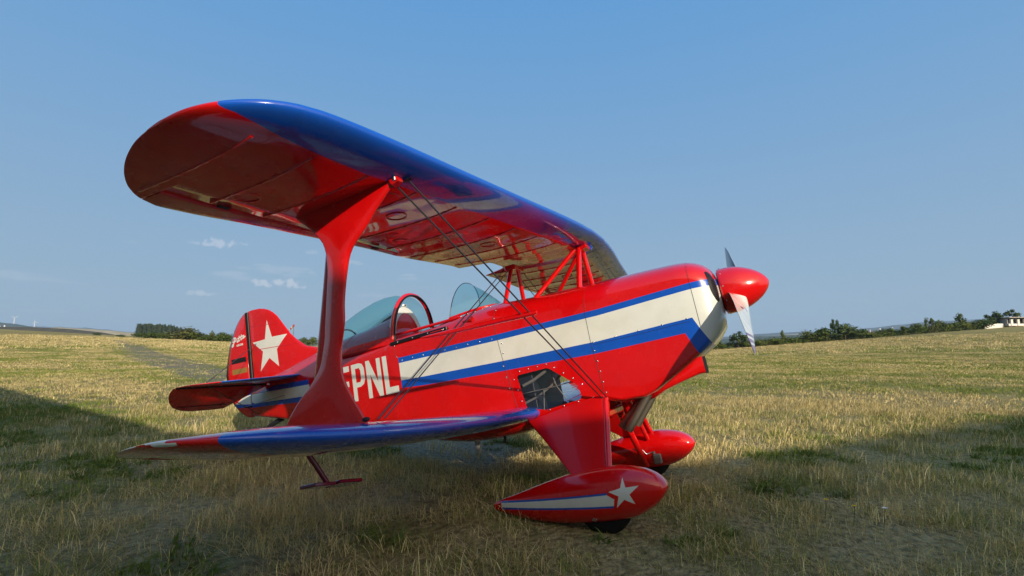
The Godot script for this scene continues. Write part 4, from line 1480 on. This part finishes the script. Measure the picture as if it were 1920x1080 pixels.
func make_propeller() -> void:
	var sp := Shell.new()
	var rings := []
	for q in [[-.022, .160], [-.020, .168], [.0, .1705], [.035, .1705], [.08, .166], [.12, .156], [.16, .141], [.20, .121], [.235, .098], [.262, .074], [.283, .049], [.296, .026], [.302, .008]]:
		var ring := PackedVector3Array()
		for k in 40: ring.append(Vector3(q[0], cos(TAU * k / 40) * q[1], sin(TAU * k / 40) * q[1]))
		rings.append(ring)
	sp.loft(rings, by_none, 0, true, 2)
	sp.cap(rings[0], rings[1], 1)
	var spin := part("spinner", sp, [M.red, M.dark])
	var scr := Shell.new()
	for k in 10:
		var a := TAU * (k + .3) / 10
		box_skin(scr, Vector3(.0, cos(a) * .1705, sin(a) * .1705), Vector3(.01, .01, .01), Basis(Vector3.RIGHT, a), .003)
	tag(put("screw_heads", scr.mesh([M.steel]), null, spin), "", "", "", "stuff")
	# back plate and crankcase nose between spinner and cowl
	var hub := Shell.new()
	var hr := []
	for q in [[-.06, .10], [-.03, .10], [-.028, .15], [-.023, .15]]:
		var ring := PackedVector3Array()
		for k in 24: ring.append(Vector3(q[0], cos(TAU * k / 24) * q[1], sin(TAU * k / 24) * q[1]))
		hr.append(ring)
	hub.loft(hr, by_none, 0, true, 3)
	part("propeller_hub", hub, [M.grey])
	var ph := deg_to_rad(28.5)
	for sg in [1.0, -1.0]:
		var out = Vector3(0, -sin(ph), cos(ph)) * sg
		var tan = Vector3(0, -cos(ph), -sin(ph)) * sg
		# r, chord, pitch angle, sweep, thickness
		var tab := [[.13, .115, 1.10, 0, .34], [.18, .150, .80, 0, .22], [.25, .182, .55, .0, .15], [.35, .194, .42, .0, .12], [.48, .184, .35, .0, .10], [.62, .158, .32, .002, .09], [.74, .124, .30, .004, .08], [.84, .086, .29, .006, .075], [.90, .058, .28, .008, .07], [.95, .032, .28, .010, .07], [.985, .008, .28, .012, .07]]
		var rows := []
		for k in 41:
			var r := lerpf(.13, .985, k / 40.0)
			rows.append([r, curve_at(tab, r, 1) * .45, -curve_at(tab, r, 1) * .55, curve_at(tab, r, 4)])
		var place := func(c: float, h: float, r: float) -> Vector3:
			var b := curve_at(tab, r, 2)
			var cc := c + curve_at(tab, r, 3)
			var along = tan * cos(b) + Vector3.RIGHT * sin(b)
			var off = Vector3.RIGHT * cos(b) - tan * sin(b)
			return Vector3(.078, 0, 0) + out * r + along * cc + off * h
		var s := Shell.new()
		var chart := func(p: Vector3, n: Vector3) -> Array:
			var rr := (p - Vector3(.07, 0, 0)).dot(out)
			var b := curve_at(tab, rr, 2)
			var off = Vector3.RIGHT * cos(b) - tan * sin(b)
			return [func(q: Vector3) -> Vector2:
				var r2 := (q - Vector3(.07, 0, 0)).dot(out)
				var b2 := curve_at(tab, r2, 2)
				return Vector2((q - Vector3(.07, 0, 0)).dot(tan * cos(b2) + Vector3.RIGHT * sin(b2)), r2), 1 if n.dot(off) > 0.0 else 2]
		s.loft(sheet(rows, place, 0.0, 1.0, 10), chart, 0, true, 3)
		for tg in [1, 2]:
			s.fill([Vector2(-.12, .90), Vector2(.12, .62), Vector2(.12, .655), Vector2(-.12, .935)], tg, 1)
			s.fill([Vector2(-.12, .955), Vector2(.12, .70), Vector2(.12, 1.0), Vector2(-.12, 1.0)], tg, 1)
			s.fill([Vector2(-.012, .885), Vector2(.12, .735), Vector2(.12, .755), Vector2(-.006, .905)], tg, 0)
			if tg == 2: continue
			s.fill([Vector2(.0, .345), Vector2(.03, .335), Vector2(.05, .36), Vector2(.045, .372), Vector2(.025, .352)], tg, 2)
			s.fill([Vector2(-.025, .392), Vector2(-.005, .372), Vector2(.012, .38), Vector2(-.012, .41), Vector2(-.03, .41)], tg, 2)
			s.fill([Vector2(-.055, .215), Vector2(-.02, .215), Vector2(-.02, .255), Vector2(-.055, .255)], tg, 3)
		s.fill([Vector2(-.3, 0), Vector2(.3, 0), Vector2(.3, 1.1), Vector2(-.3, 1.1)], 2, 4)
		part("propeller_blade", s, [M.white, M.maroon, M.purple, M.pale, M.slate])

func make_biplane() -> void:
	plane = thing("biplane", Vector3.ZERO)
	plane.rotation.z = PITCH
	tag(plane, "red, white and blue aerobatic biplane with star markings parked on the grass", "airplane")
	make_fuselage()
	make_wings()
	make_cockpit()
	make_tail()
	make_struts()
	make_gear()
	make_propeller()

# ------------------------------------------------------------------ far things
func stand(x: float, z: float, sink := 0.05) -> Vector3: return Vector3(x, height(x, z) - sink, z)

func make_far_things() -> void:
	# windsock on its pole beyond the tail
	var base := stand(-48.77, -39.5)
	var ws := thing("windsock", base)
	tag(ws, "red and white striped windsock on a thin pole beyond the tail fin", "windsock")
	var top := 3.86 - base.y
	var p := Shell.new()
	p.loft(tube_rings([Vector3.ZERO, Vector3(0, top, 0)], .045, 8), by_none, 0, true, 3)
	part("pole", p, [M.grey], ws)
	var arm := Shell.new()
	arm.loft(tube_rings([Vector3(0, top, 0), Vector3(-.05, top + .16, 0)], .03, 6), by_none, 0, true, 3)
	part("arm", arm, [M.grey], ws)
	var c := Vector3(.02, top + .12, 0)
	for k in 5:
		var s := Shell.new()
		var rr := []
		for j in 4:
			var t := (k + j / 3.0) / 5.0
			var at := c + Vector3(-.75 * t, -.62 * t - .1 * t * t, .1 * t)
			var r := lerpf(.21, .11, t)
			var ring := PackedVector3Array()
			for i in 12: ring.append(at + Vector3(sin(TAU * i / 12) * .4, cos(TAU * i / 12) * .6, cos(TAU * i / 12) * .1 + sin(TAU * i / 12) * .9) * r)
			rr.append(ring)
		s.loft(rr, by_none, 0)
		part("sock_band", s, [M.red if k % 2 == 0 else M.white], ws)
	# white wall and open shed on the far edge of the field
	var wall := thing("wall", stand(64.8, -192.4, .3))
	tag(wall, "low white wall left of the open white shed", "wall")
	var ax := Vector3(67.41 - 62.27, 0, -193.54 + 191.19).normalized()
	var turn := Basis(ax, Vector3.UP, ax.cross(Vector3.UP).normalized())
	var w := Shell.new()
	box_skin(w, Vector3(0, .8, 0), Vector3(5.7, 1.6, .3), turn, .03)
	part("wall_body", w, [M.whitewall], wall)
	var cp := Shell.new()
	box_skin(cp, Vector3(0, 1.63, 0), Vector3(5.8, .07, .4), turn, .02)
	part("coping", cp, [M.whitewall], wall)
	var shed := thing("shed", stand(74.3, -197.0, .3))
	tag(shed, "open white shed with pillars and a flat roof at the right edge", "shed")
	var tn := Basis(ax, Vector3.UP, ax.cross(Vector3.UP).normalized())
	for k in 8:
		var pl := Shell.new()
		box_skin(pl, tn * Vector3(-6.6 + 1.9 * k, .95, 1.6), Vector3(.62, 1.9, .5), tn, .03)
		box_skin(pl, tn * Vector3(-6.6 + 1.9 * k, 1.84, 1.6), Vector3(.72, .12, .6), tn, .03)
		part("pillar", pl, [M.whitewall], shed)
	var bk := Shell.new()
	box_skin(bk, tn * Vector3(0, 1.1, -2.0), Vector3(15.0, 2.2, .25), tn, .02)
	box_skin(bk, tn * Vector3(-7.4, 1.1, -.4), Vector3(.25, 2.2, 3.4), tn, .02)
	part("back_wall", bk, [matte(.28, .27, .25)], shed)
	var pp := Shell.new()
	box_skin(pp, tn * Vector3(0, .32, 1.6), Vector3(15.0, .64, .22), tn, .02)
	part("parapet", pp, [M.whitewall], shed)
	var rf := Shell.new()
	box_skin(rf, tn * Vector3(0, 2.42, .1), Vector3(16.2, .22, 5.4), tn, .03)
	part("roof", rf, [matte(.42, .39, .35)], shed)
	# flowers in the shaded grass
	for q in [[.544, -.043, "small yellow flower in the shaded grass right of the near wheel, the left one", true], [.691, .037, "larger yellow flower head in the shaded grass, between the small yellow and the white one", true], [.856, .014, "small white flower in the shaded grass at the lower right", false]]:
		var fl := thing("flower", Vector3(q[0], -.005, q[1]))
		tag(fl, q[2], "flower", "wild flowers in the grass")
		var stem := Shell.new()
		stem.loft(tube_rings([Vector3.ZERO, Vector3(.01, .07, 0), Vector3(.012, .125, .01)], .002, 5), by_none, 0, true, 3)
		part("stem", stem, [matte(.10, .16, .04)], fl)
		for k in 6:
			var pt := Shell.new()
			var a := TAU * k / 6
			var c0 := Vector3(.012, .125, .01)
			var d0 := Vector3(cos(a), .5, sin(a)) * .017
			var sd := Vector3(-sin(a), 0, cos(a)) * .008
			flat_quad(pt, c0, c0 + d0 * .6 + sd, c0 + d0, c0 + d0 * .6 - sd, Vector3(0, -1, 0), 0)
			part("petal", pt, [matte(.75, .50, .02) if q[3] else matte(.8, .8, .78)], fl)
	# wind turbines on the far left hill
	for q in [[Vector3(-3330, 105, -1322), 38.0, 17.0, "white wind turbine on the far left hill, nearer the frame's middle", .3], [Vector3(-3430, 125, -1278), 40.0, 19.0, "white wind turbine on the far left hill, nearer the frame's edge", 1.1]]:
		var t := thing("wind_turbine", q[0])
		tag(t, q[3], "wind turbine", "wind turbines on the far hill")
		var tw := Shell.new()
		tw.loft(tube_rings([Vector3.ZERO, Vector3(0, q[1], 0)], [1.6, 0.9], 8), by_none, 0, true, 3)
		part("tower", tw, [M.whitewall], t)
		var nc := Shell.new()
		box_skin(nc, Vector3(0, q[1] + .6, 0), Vector3(2.4, 2.4, 5.0), Basis.IDENTITY, .4)
		part("nacelle", nc, [M.whitewall], t)
		for k in 3:
			var a: float = q[4] + TAU * k / 3
			var b := Shell.new()
			var hub := Vector3(2.8, q[1] + .6, 0)
			b.loft(tube_rings([hub, hub + Vector3(0, cos(a), sin(a)) * q[2] * .3, hub + Vector3(0, cos(a), sin(a)) * q[2]], [.7, .9, .2], 6, .5), by_none, 0, true, 3)
			part("blade", b, [M.whitewall], t)
	# houses of the two distant villages
	var hs := Shell.new()
	for zz in [-3.5, 3.5]:
		flat_quad(hs, Vector3(-5, -8, zz), Vector3(5, -8, zz), Vector3(5, 5, zz), Vector3(-5, 5, zz), Vector3.ZERO, 0)
	for xx in [-5, 5]:
		flat_quad(hs, Vector3(xx, -8, -3.5), Vector3(xx, -8, 3.5), Vector3(xx, 5, 3.5), Vector3(xx, 5, -3.5), Vector3.ZERO, 0)
		flat_tri(hs, Vector3(xx, 5, -3.5), Vector3(xx, 5, 3.5), Vector3(xx, 8.6, 0), Vector3.ZERO, 0)
	var rs := Shell.new()
	for zz in [-1, 1]:
		flat_quad(rs, Vector3(-5.6, 4.6, zz * 4.2), Vector3(5.6, 4.6, zz * 4.2), Vector3(5.6, 9.0, 0), Vector3(-5.6, 9.0, 0), Vector3.ZERO, 0)
	var tile := matte(.22, .10, .07)
	var hm := hs.mesh([M.whitewall])
	var rm := rs.mesh([tile])
	var proto: Node3D = null
	for k in 38:
		var left := k < 24
		var pos: Vector3
		if left: pos = Vector3(-3052, 101, -1110).lerp(Vector3(-2890, 82, -1180), rng.randf()) + Vector3(rng.randf_range(-40, 40), rng.randf_range(-3, 8), rng.randf_range(-25, 25))
		else: pos = Vector3(392, 66, -2330).lerp(Vector3(492, 76, -2390), rng.randf()) + Vector3(rng.randf_range(-10, 10), rng.randf_range(-4, 8), rng.randf_range(-8, 8))
		var h: Node3D
		if proto == null:
			h = thing("house", pos)
			put("wall", hm, null, h)
			put("roof", rm, null, h)
			proto = h
		else:
			h = proto.duplicate()
			h.name = numbered("house")
			add_child(h, true)
			h.position = pos
		h.rotation.y = rng.randf_range(0, PI)
		h.scale = Vector3.ONE * rng.randf_range(.28, .55) * (1.0 if left else 1.2)
		tag(h, "tiny white house of the village on the far left hillside" if left else "tiny white house of the far village right of the propeller", "house", "houses of the left village" if left else "houses of the right village")

# ------------------------------------------------------------------ plants
func leaf_mat(c: Color) -> StandardMaterial3D:
	var m := StandardMaterial3D.new()
	m.vertex_color_use_as_albedo = true
	m.albedo_color = c.linear_to_srgb()
	m.roughness = .7
	m.metallic_specular = .3
	m.cull_mode = BaseMaterial3D.CULL_DISABLED
	m.backlight_enabled = true
	m.backlight = Color(.35, .45, .15)
	return m

func crown_mesh(kind: int, seed_: int) -> ArrayMesh:
	# unit crown: base at y = 0, height 1, half width 0.5. kinds: 0 round bush, 1 open tree, 2 spiky young tree, 3 long hedge bush
	var r := RandomNumberGenerator.new()
	r.seed = seed_
	var lobes := []
	var n_l: int = [9, 9, 10, 14][kind]
	for k in n_l:
		match kind:
			0: lobes.append([Vector3(r.randf_range(-.3, .3), r.randf_range(.2, .66), r.randf_range(-.3, .3)), r.randf_range(.18, .30)])
			1: lobes.append([Vector3(r.randf_range(-.33, .33), r.randf_range(.35, .86), r.randf_range(-.33, .33)), r.randf_range(.11, .2)])
			2: lobes.append([Vector3(r.randf_range(-.2, .2) * (1.25 - k * .1), .12 + .08 * k, r.randf_range(-.2, .2) * (1.25 - k * .1)), .24 - .012 * k])
			3: lobes.append([Vector3(-.42 + .84 * k / 13.0, r.randf_range(.2, .6), r.randf_range(-.25, .25)), r.randf_range(.2, .33)])
	var st := SurfaceTool.new()
	st.begin(Mesh.PRIMITIVE_TRIANGLES)
	var n: int = [620, 560, 520, 760][kind]
	for k in n:
		var l: Array = lobes[r.randi() % n_l]
		var d := Vector3(r.randfn(), r.randfn(), r.randfn()).normalized()
		var p: Vector3 = l[0] + d * l[1] * pow(r.randf(), 0.45) * Vector3(1, .9, 1)
		if kind != 1 and r.randf() < .12: p += d * l[1] * .25
		if p.y < .0: p.y = absf(p.y) * .4
		var nrm := (d + Vector3(0, .35, 0) + Vector3(r.randfn(), r.randfn(), r.randfn()) * .35).normalized()
		var t := nrm.cross(Vector3(r.randfn(), r.randfn(), r.randfn())).normalized()
		var b := nrm.cross(t)
		var s := r.randf_range(.030, .058)
		var g := r.randf_range(.6, 1.35)
		var col := Color(.9 * g + r.randf_range(0, .25), g, .75 * g)
		var q := [p - t * s, p + b * s * .7, p + t * s, p - b * s * .7]
		for i in [0, 1, 2, 0, 2, 3]:
			st.set_color(col)
			st.set_normal(nrm)
			st.add_vertex(q[i])
	return st.commit()

func make_plants() -> void:
	var greens := [leaf_mat(Color(.070, .105, .024)), leaf_mat(Color(.090, .120, .028)), leaf_mat(Color(.050, .080, .020)), leaf_mat(Color(.105, .115, .042))]
	var crowns := []
	for k in 4:
		var row := []
		for j in 3: row.append(crown_mesh(k, 100 + 10 * k + j))
		crowns.append(row)
	# x, z, height, width, kind, tone, name, label, group
	var hr := "green bush of the hedge along the right far edge of the field"
	var hl := "green bush of the hedge below the dark forest at left"
	var list := [
		[-3.6, -161.0, 5.4, 6.0, 1, 2, "tree", "broad tree seen behind the lower propeller blade", ""],
		[-9.5, -158.0, 3.0, 4.5, 0, 0, "bush", "low bush just below the white nose bowl", ""],
		[0.2, -162.6, 2.4, 5.5, 3, 0, "bush", hr, "hedge at the right"],
		[4.4, -164.6, 2.3, 6.0, 3, 1, "bush", hr, "hedge at the right"],
		[8.3, -166.5, 4.2, 3.0, 2, 1, "tree", "slim young tree standing in the hedge just right of the propeller", ""],
		[8.2, -166.0, 2.3, 6.5, 3, 0, "bush", hr, "hedge at the right"],
		[12.0, -167.9, 2.2, 5.5, 3, 0, "bush", hr, "hedge at the right"],
		[16.0, -170.0, 3.6, 6.6, 0, 1, "bush", "left lobe of the big bush clump, lower than the tall one", ""],
		[20.0, -171.9, 4.4, 8.0, 0, 0, "bush", "middle bush of the big clump right of the propeller, with a young tree sticking out", ""],
		[22.6, -175.0, 6.4, 3.2, 1, 2, "tree", "young tree sticking out of the top of the big bush clump", ""],
		[25.0, -174.0, 4.5, 8.8, 0, 0, "bush", "right bush of the big clump, dark and widest", ""],
		[29.4, -175.8, 3.3, 7.0, 0, 2, "bush", "low dark bush ending the big clump at its right", ""],
		[33.0, -177.5, 1.8, 6.0, 3, 1, "bush", hr, "hedge at the right"],
		[37.0, -179.6, 2.8, 5.4, 0, 0, "bush", "round bush in front of the distant village at right", ""],
		[40.6, -181.2, 2.2, 4.6, 2, 1, "bush", hr, "hedge at the right"],
		[44.3, -183.0, 3.1, 6.0, 0, 0, "bush", "round dark bush left of the tall bright bush", ""],
		[47.6, -184.6, 3.6, 2.6, 1, 1, "bush", "thin airy bush on the left flank of the tall bright bush", ""],
		[48.4, -184.0, 2.2, 2.6, 0, 3, "bush", "small pale bush at the foot of the tall bright bush", ""],
		[50.4, -185.6, 3.4, 5.2, 0, 1, "bush", "tall bright green bush with a rounded top", ""],
		[53.6, -187.0, 2.5, 5.0, 3, 2, "bush", "low dark bush between the bright bush and the pointed tree", ""],
		[55.7, -188.1, 5.0, 5.2, 2, 0, "tree", "pointed tree with spiky top, tallest left of the white wall", ""],
		[58.2, -189.1, 2.6, 5.0, 3, 1, "bush", "low bush on the right foot of the pointed tree", ""],
		[62.0, -190.9, 3.2, 6.4, 0, 2, "bush", "dark bush behind the left end of the white wall", ""],
		[65.4, -194.5, 3.0, 6.0, 3, 2, "bush", "dark bush behind the middle of the white wall", ""],
		[66.2, -195.2, 5.4, 4.8, 1, 2, "tree", "tall dark tree behind the corner of the white shed", ""],
		[70.4, -202.5, 3.3, 8.0, 3, 2, "bush", "dark hedge behind the roof of the white shed", ""],
		[71.6, -199.5, 5.0, 4.4, 1, 2, "tree", "dark tree rising over the white shed roof, at the right edge", ""],
		[-163.2, -85.8, 1.6, 4.2, 3, 2, "bush", hl, "hedge at the left"], [-160.0, -87.4, 1.8, 4.6, 0, 0, "bush", hl, "hedge at the left"], [-156.4, -89.0, 2.2, 5.2, 3, 0, "bush", hl, "hedge at the left"],
		[-152.1, -91.1, 3.7, 8.2, 0, 3, "bush", "large pale green bush in front of the dark forest", ""],
		[-148.6, -92.6, 3.3, 6.4, 0, 1, "bush", "large bush right of the pale one in front of the forest", ""],
		[-145.4, -94.1, 2.3, 5.4, 3, 0, "bush", hl, "hedge at the left"], [-144.0, -94.9, 3.6, 1.8, 1, 1, "tree", "thin airy young tree in the hedge left of the tail fin", ""],
		[-141.5, -96.1, 2.8, 5.0, 0, 0, "bush", "round dark bush just left of the rudder", ""], [-138.4, -97.1, 2.8, 5.4, 3, 0, "bush", hl, "hedge at the left"],
		[-174.8, -80.2, .9, 2.2, 0, 2, "bush", "small dark bush on the crest left of the forest", ""], [-168.5, -83.3, .8, 2.4, 0, 2, "bush", "small dark bush nearest the forest's left end", ""],
		[-119.5, -106.6, 2.6, 4.2, 0, 1, "bush", "green bush below the windsock pole", ""], [-117.2, -107.6, 2.9, 3.4, 0, 1, "bush", "green bush between the windsock and the wing strut", ""], [-113.4, -108.8, 4.9, 4.2, 1, 0, "tree", "leafy tree showing between the aileron link and the wing strut", ""]]
	for q in list:
		var t := thing(q[6], stand(q[0], q[1], .15), rng.randf_range(0, TAU) if q[4] != 3 else .45)
		tag(t, q[7], q[6], q[8])
		var tk := Shell.new()
		var hgt: float = q[2] * (1.12 if q[6] == "tree" else 1.38)
		var wid: float = q[3] * 1.15
		var tr: float = .02 * hgt
		var path := [Vector3(0, -.3, 0), Vector3(.02 * hgt, hgt * .35, 0), Vector3(-.01 * hgt, hgt * .75, .02 * hgt)]
		tk.loft(tube_rings(path, [tr * 1.3, tr, tr * .4], 6), by_none, 0, true, 3)
		for b in 3:
			var a := TAU * b / 3 + rng.randf()
			tk.loft(tube_rings([Vector3(.01 * hgt, hgt * .3, 0), Vector3(cos(a) * wid * .3, hgt * .62, sin(a) * wid * .3)], [tr * .7, tr * .2], 5), by_none, 0, true, 3)
		part("trunk", tk, [M.bark], t)
		var cr := put("crown", crowns[q[4]][rng.randi() % 3], greens[q[5]], t)
		cr.scale = Vector3(wid, hgt, wid * (1.0 if q[4] != 3 else .5))
	# the far dark wood: too many trees to count, one block
	var mm := MultiMesh.new()
	mm.transform_format = MultiMesh.TRANSFORM_3D
	mm.mesh = crowns[2][0]
	var spots := []
	for k in 520:
		var u := rng.randf()
		var back := rng.randf() * 50.0
		var pos := Vector3(-655, 0, -353).lerp(Vector3(-480, 0, -440), u) + Vector3(-.88, 0, -.47) * back
		pos.y = lerpf(11.0, 5.0, u)
		spots.append([pos, lerpf(23.0, 5.0, smoothstep(.16, .5, u)) * rng.randf_range(.9, 1.03), rng.randf_range(7, 11)])
	mm.instance_count = spots.size()
	for k in spots.size():
		mm.set_instance_transform(k, Transform3D(Basis.from_euler(Vector3(0, rng.randf() * TAU, 0)) * Basis.from_scale(Vector3(spots[k][2], spots[k][1], spots[k][2])), spots[k][0]))
	var fo := MultiMeshInstance3D.new()
	fo.name = "forest"
	fo.multimesh = mm
	fo.material_override = leaf_mat(Color(.040, .060, .022))
	add_child(fo)
	tag(fo, "dark block of forest on the horizon left of the tail fin", "forest", "", "stuff")
	# undergrowth that closes the hedges at their foot
	var ug := MultiMesh.new()
	ug.transform_format = MultiMesh.TRANSFORM_3D
	ug.mesh = crowns[3][1]
	var us := []
	for k in 46:
		var u := k / 45.0
		us.append(Vector3(-12, 0, -158).lerp(Vector3(72, 0, -203), u) + Vector3(rng.randf_range(-1, 1), 0, rng.randf_range(-3, 0)))
	for k in 14:
		us.append(Vector3(-164, 0, -87).lerp(Vector3(-137, 0, -99), k / 13.0) + Vector3(-1.0, 0, -1.6))
	ug.instance_count = us.size()
	for k in us.size():
		var p := stand(us[k].x, us[k].z, .2)
		ug.set_instance_transform(k, Transform3D(Basis.from_euler(Vector3(0, .45 + rng.randf_range(-.3, .3), 0)) * Basis.from_scale(Vector3(5.5, rng.randf_range(2.0, 2.9), 2.6)), p))
	var ui := MultiMeshInstance3D.new()
	ui.name = "undergrowth"
	ui.multimesh = ug
	ui.material_override = greens[0]
	add_child(ui)
	tag(ui, "low scrub along the foot of the hedges at the edge of the field", "scrub", "", "stuff")

# ------------------------------------------------------------------ grass
func clump(blades: int, spread: float, hmin: float, hmax: float, wide: float, lean: float, seed_: int) -> ArrayMesh:
	var r := RandomNumberGenerator.new()
	r.seed = seed_
	var st := SurfaceTool.new()
	st.begin(Mesh.PRIMITIVE_TRIANGLES)
	for k in blades:
		var a := r.randf() * TAU
		var root := Vector3(cos(a), 0, sin(a)) * spread * sqrt(r.randf())
		var h := r.randf_range(hmin, hmax)
		var b := r.randf() * TAU
		var out := Vector3(cos(b), 0, sin(b)) * h * lean * absf(r.randfn()) * .8
		var side := Vector3(-sin(b + r.randf_range(-1, 1)), 0, cos(b)).normalized() * wide * r.randf_range(.6, 1.2)
		var m := root + out * .35 + Vector3(0, h * .6, 0)
		var m2 := root + out * .72 + Vector3(0, h * .9, 0)
		var tip := root + out * 1.15 + Vector3(0, h * r.randf_range(.85, 1.05), 0)
		var g := r.randf_range(.75, 1.3)
		var col := Color(g, g * r.randf_range(.92, 1.05), g * r.randf_range(.75, 1.1))
		var q := [root - side, root + side, m + side * .8, m - side * .8, m2 + side * .55, m2 - side * .55, tip]
		var n: Vector3 = ((q[2] - q[0]).cross(q[1] - q[0]).normalized() + Vector3(0, .8, 0)).normalized()
		for i in [0, 1, 2, 0, 2, 3, 3, 2, 4, 3, 4, 5, 5, 4, 6]:
			st.set_color(col)
			st.set_normal(n)
			st.add_vertex(q[i])
	return st.commit()

func make_weeds() -> void:
	var m := leaf_mat(Color(.16, .25, .06))
	var mm := MultiMesh.new()
	mm.transform_format = MultiMesh.TRANSFORM_3D
	mm.mesh = clump(16, .07, .015, .05, .008, 2.2, 33)
	var spots := []
	for i in 5200:
		var d := sqrt(lerpf(4.0, 196.0, rng.randf()))
		var a := rng.randf_range(-.87, .87)
		var dir := AHEAD * cos(a) + ASIDE * sin(a)
		var x: float = EYE.x + dir.x * d
		var z: float = EYE.z + dir.z * d
		if green_share(x, z) < .72: continue
		spots.append(Transform3D(Basis.from_euler(Vector3(0, rng.randf() * TAU, 0)) * Basis.from_scale(Vector3.ONE * rng.randf_range(.6, 1.2)), Vector3(x, height(x, z) - .004, z)))
	mm.instance_count = spots.size()
	for i in spots.size(): mm.set_instance_transform(i, spots[i])
	var o := MultiMeshInstance3D.new()
	o.name = "weeds"
	o.multimesh = mm
	o.material_override = m
	add_child(o)
	tag(o, "low broad-leaved weeds in the green patches of the field", "weeds", "", "stuff")

func make_grass() -> void:
	make_weeds()
	var m := StandardMaterial3D.new()
	m.vertex_color_use_as_albedo = true
	m.roughness = .75
	m.metallic_specular = .25
	m.cull_mode = BaseMaterial3D.CULL_DISABLED
	m.backlight_enabled = true
	m.backlight = Color(.5, .5, .35)
	# zones by distance from the viewer: d0, d1, clumps per square metre, clump shapes
	var zones := [
		["grass", 1.9, 5.5, 430.0, [clump(8, .09, .03, .12, .0020, 1.5, 1), clump(6, .10, .05, .17, .0021, 1.3, 2), clump(14, .10, .010, .045, .0021, 3.8, 3)], "tufts of dry and green grass in the foreground"],
		["grass", 5.5, 13.0, 260.0, [clump(10, .12, .025, .085, .0028, 1.2, 4), clump(8, .13, .04, .12, .0028, 1.2, 5), clump(12, .12, .012, .045, .0028, 3.4, 12)], "tufts of dry and green grass around and behind the biplane"],
		["grass", 13.0, 38.0, 48.0, [clump(12, .18, .025, .075, .0055, 1.0, 6), clump(11, .2, .03, .095, .0055, 1.0, 7)], "sunlit stubbly grass of the middle field"],
		["grass", 38.0, 105.0, 8.0, [clump(16, .5, .025, .08, .014, .9, 8), clump(15, .5, .03, .10, .014, .9, 9)], "sunlit grass of the far field"],
		["grass", 105.0, 172.0, 1.1, [clump(24, 1.0, .06, .22, .035, .5, 10), clump(24, 1.1, .08, .30, .035, .5, 11)], "long dry grass along the far edge of the field"]]
	for z in zones:
		var spots := []
		for k in z[4].size(): spots.append([])
		var d0: float = z[1]
		var d1: float = z[2]
		var half := deg_to_rad(50.0)
		var area := half * (d1 * d1 - d0 * d0)
		var n := int(area * z[3])
		for i in n:
			var d := sqrt(lerpf(d0 * d0, d1 * d1, rng.randf()))
			var a := rng.randf_range(-half, half)
			var dir := AHEAD * cos(a) + ASIDE * sin(a)
			var x: float = EYE.x + dir.x * d
			var zz: float = EYE.z + dir.z * d
			var tw := track_weight(x, zz)
			if rng.randf() < tw * .82: continue
			var g := green_share(x, zz)
			var dens := fine_noise.get_noise_2d(x * 1.4 + 90, zz * 1.4)
			if dens < -.28 and rng.randf() < .6: continue
			var edge := smoothstep(112.0, 135.0, d)
			var green := rng.randf() < clampf(g * 1.1 - .08 - .5 * edge, .03, .96)
			var col: Color
			if green: col = Color(.15, .225, .045).lerp(Color(.29, .32, .085), rng.randf())
			else: col = Color(.52, .43, .21).lerp(Color(.70, .59, .32), rng.randf())
			col = col * rng.randf_range(.75, 1.2) * (1.0 + .5 * smoothstep(10.0, 5.0, d))  # blades near the viewer coloured brighter to lift the shaded foreground
			col.a = 1.0
			var low := minf(Vector2(x + .70, zz - .85).length(), Vector2(x + .73, zz + .80).length())
			var sc: float = lerpf(.35, 1.0, smoothstep(.18, .75, low)) * rng.randf_range(.62, 1.1) * (.75 if green and d < 13.0 else 1.0) * (1.0 + .35 * clampf(dens * 2.0, -1, 1))
			var bs := Basis.from_euler(Vector3(rng.randf_range(-.15, .15), rng.randf() * TAU, rng.randf_range(-.15, .15))) * Basis.from_scale(Vector3(sc, sc * rng.randf_range(.6, 1.15), sc))
			spots[rng.randi() % spots.size()].append([Transform3D(bs, Vector3(x, height(x, zz) - .004, zz)), col])
		for k in spots.size():
			var mm := MultiMesh.new()
			mm.transform_format = MultiMesh.TRANSFORM_3D
			mm.use_colors = true
			mm.mesh = z[4][k]
			mm.instance_count = spots[k].size()
			for i in spots[k].size():
				mm.set_instance_transform(i, spots[k][i][0])
				mm.set_instance_color(i, spots[k][i][1])
			var o := MultiMeshInstance3D.new()
			o.name = numbered("grass")
			o.multimesh = mm
			o.material_override = m
			add_child(o, true)
			tag(o, z[5] + [", the short tufts", ", the taller tufts", ", the lowest tufts"][k], "grass", "", "stuff")
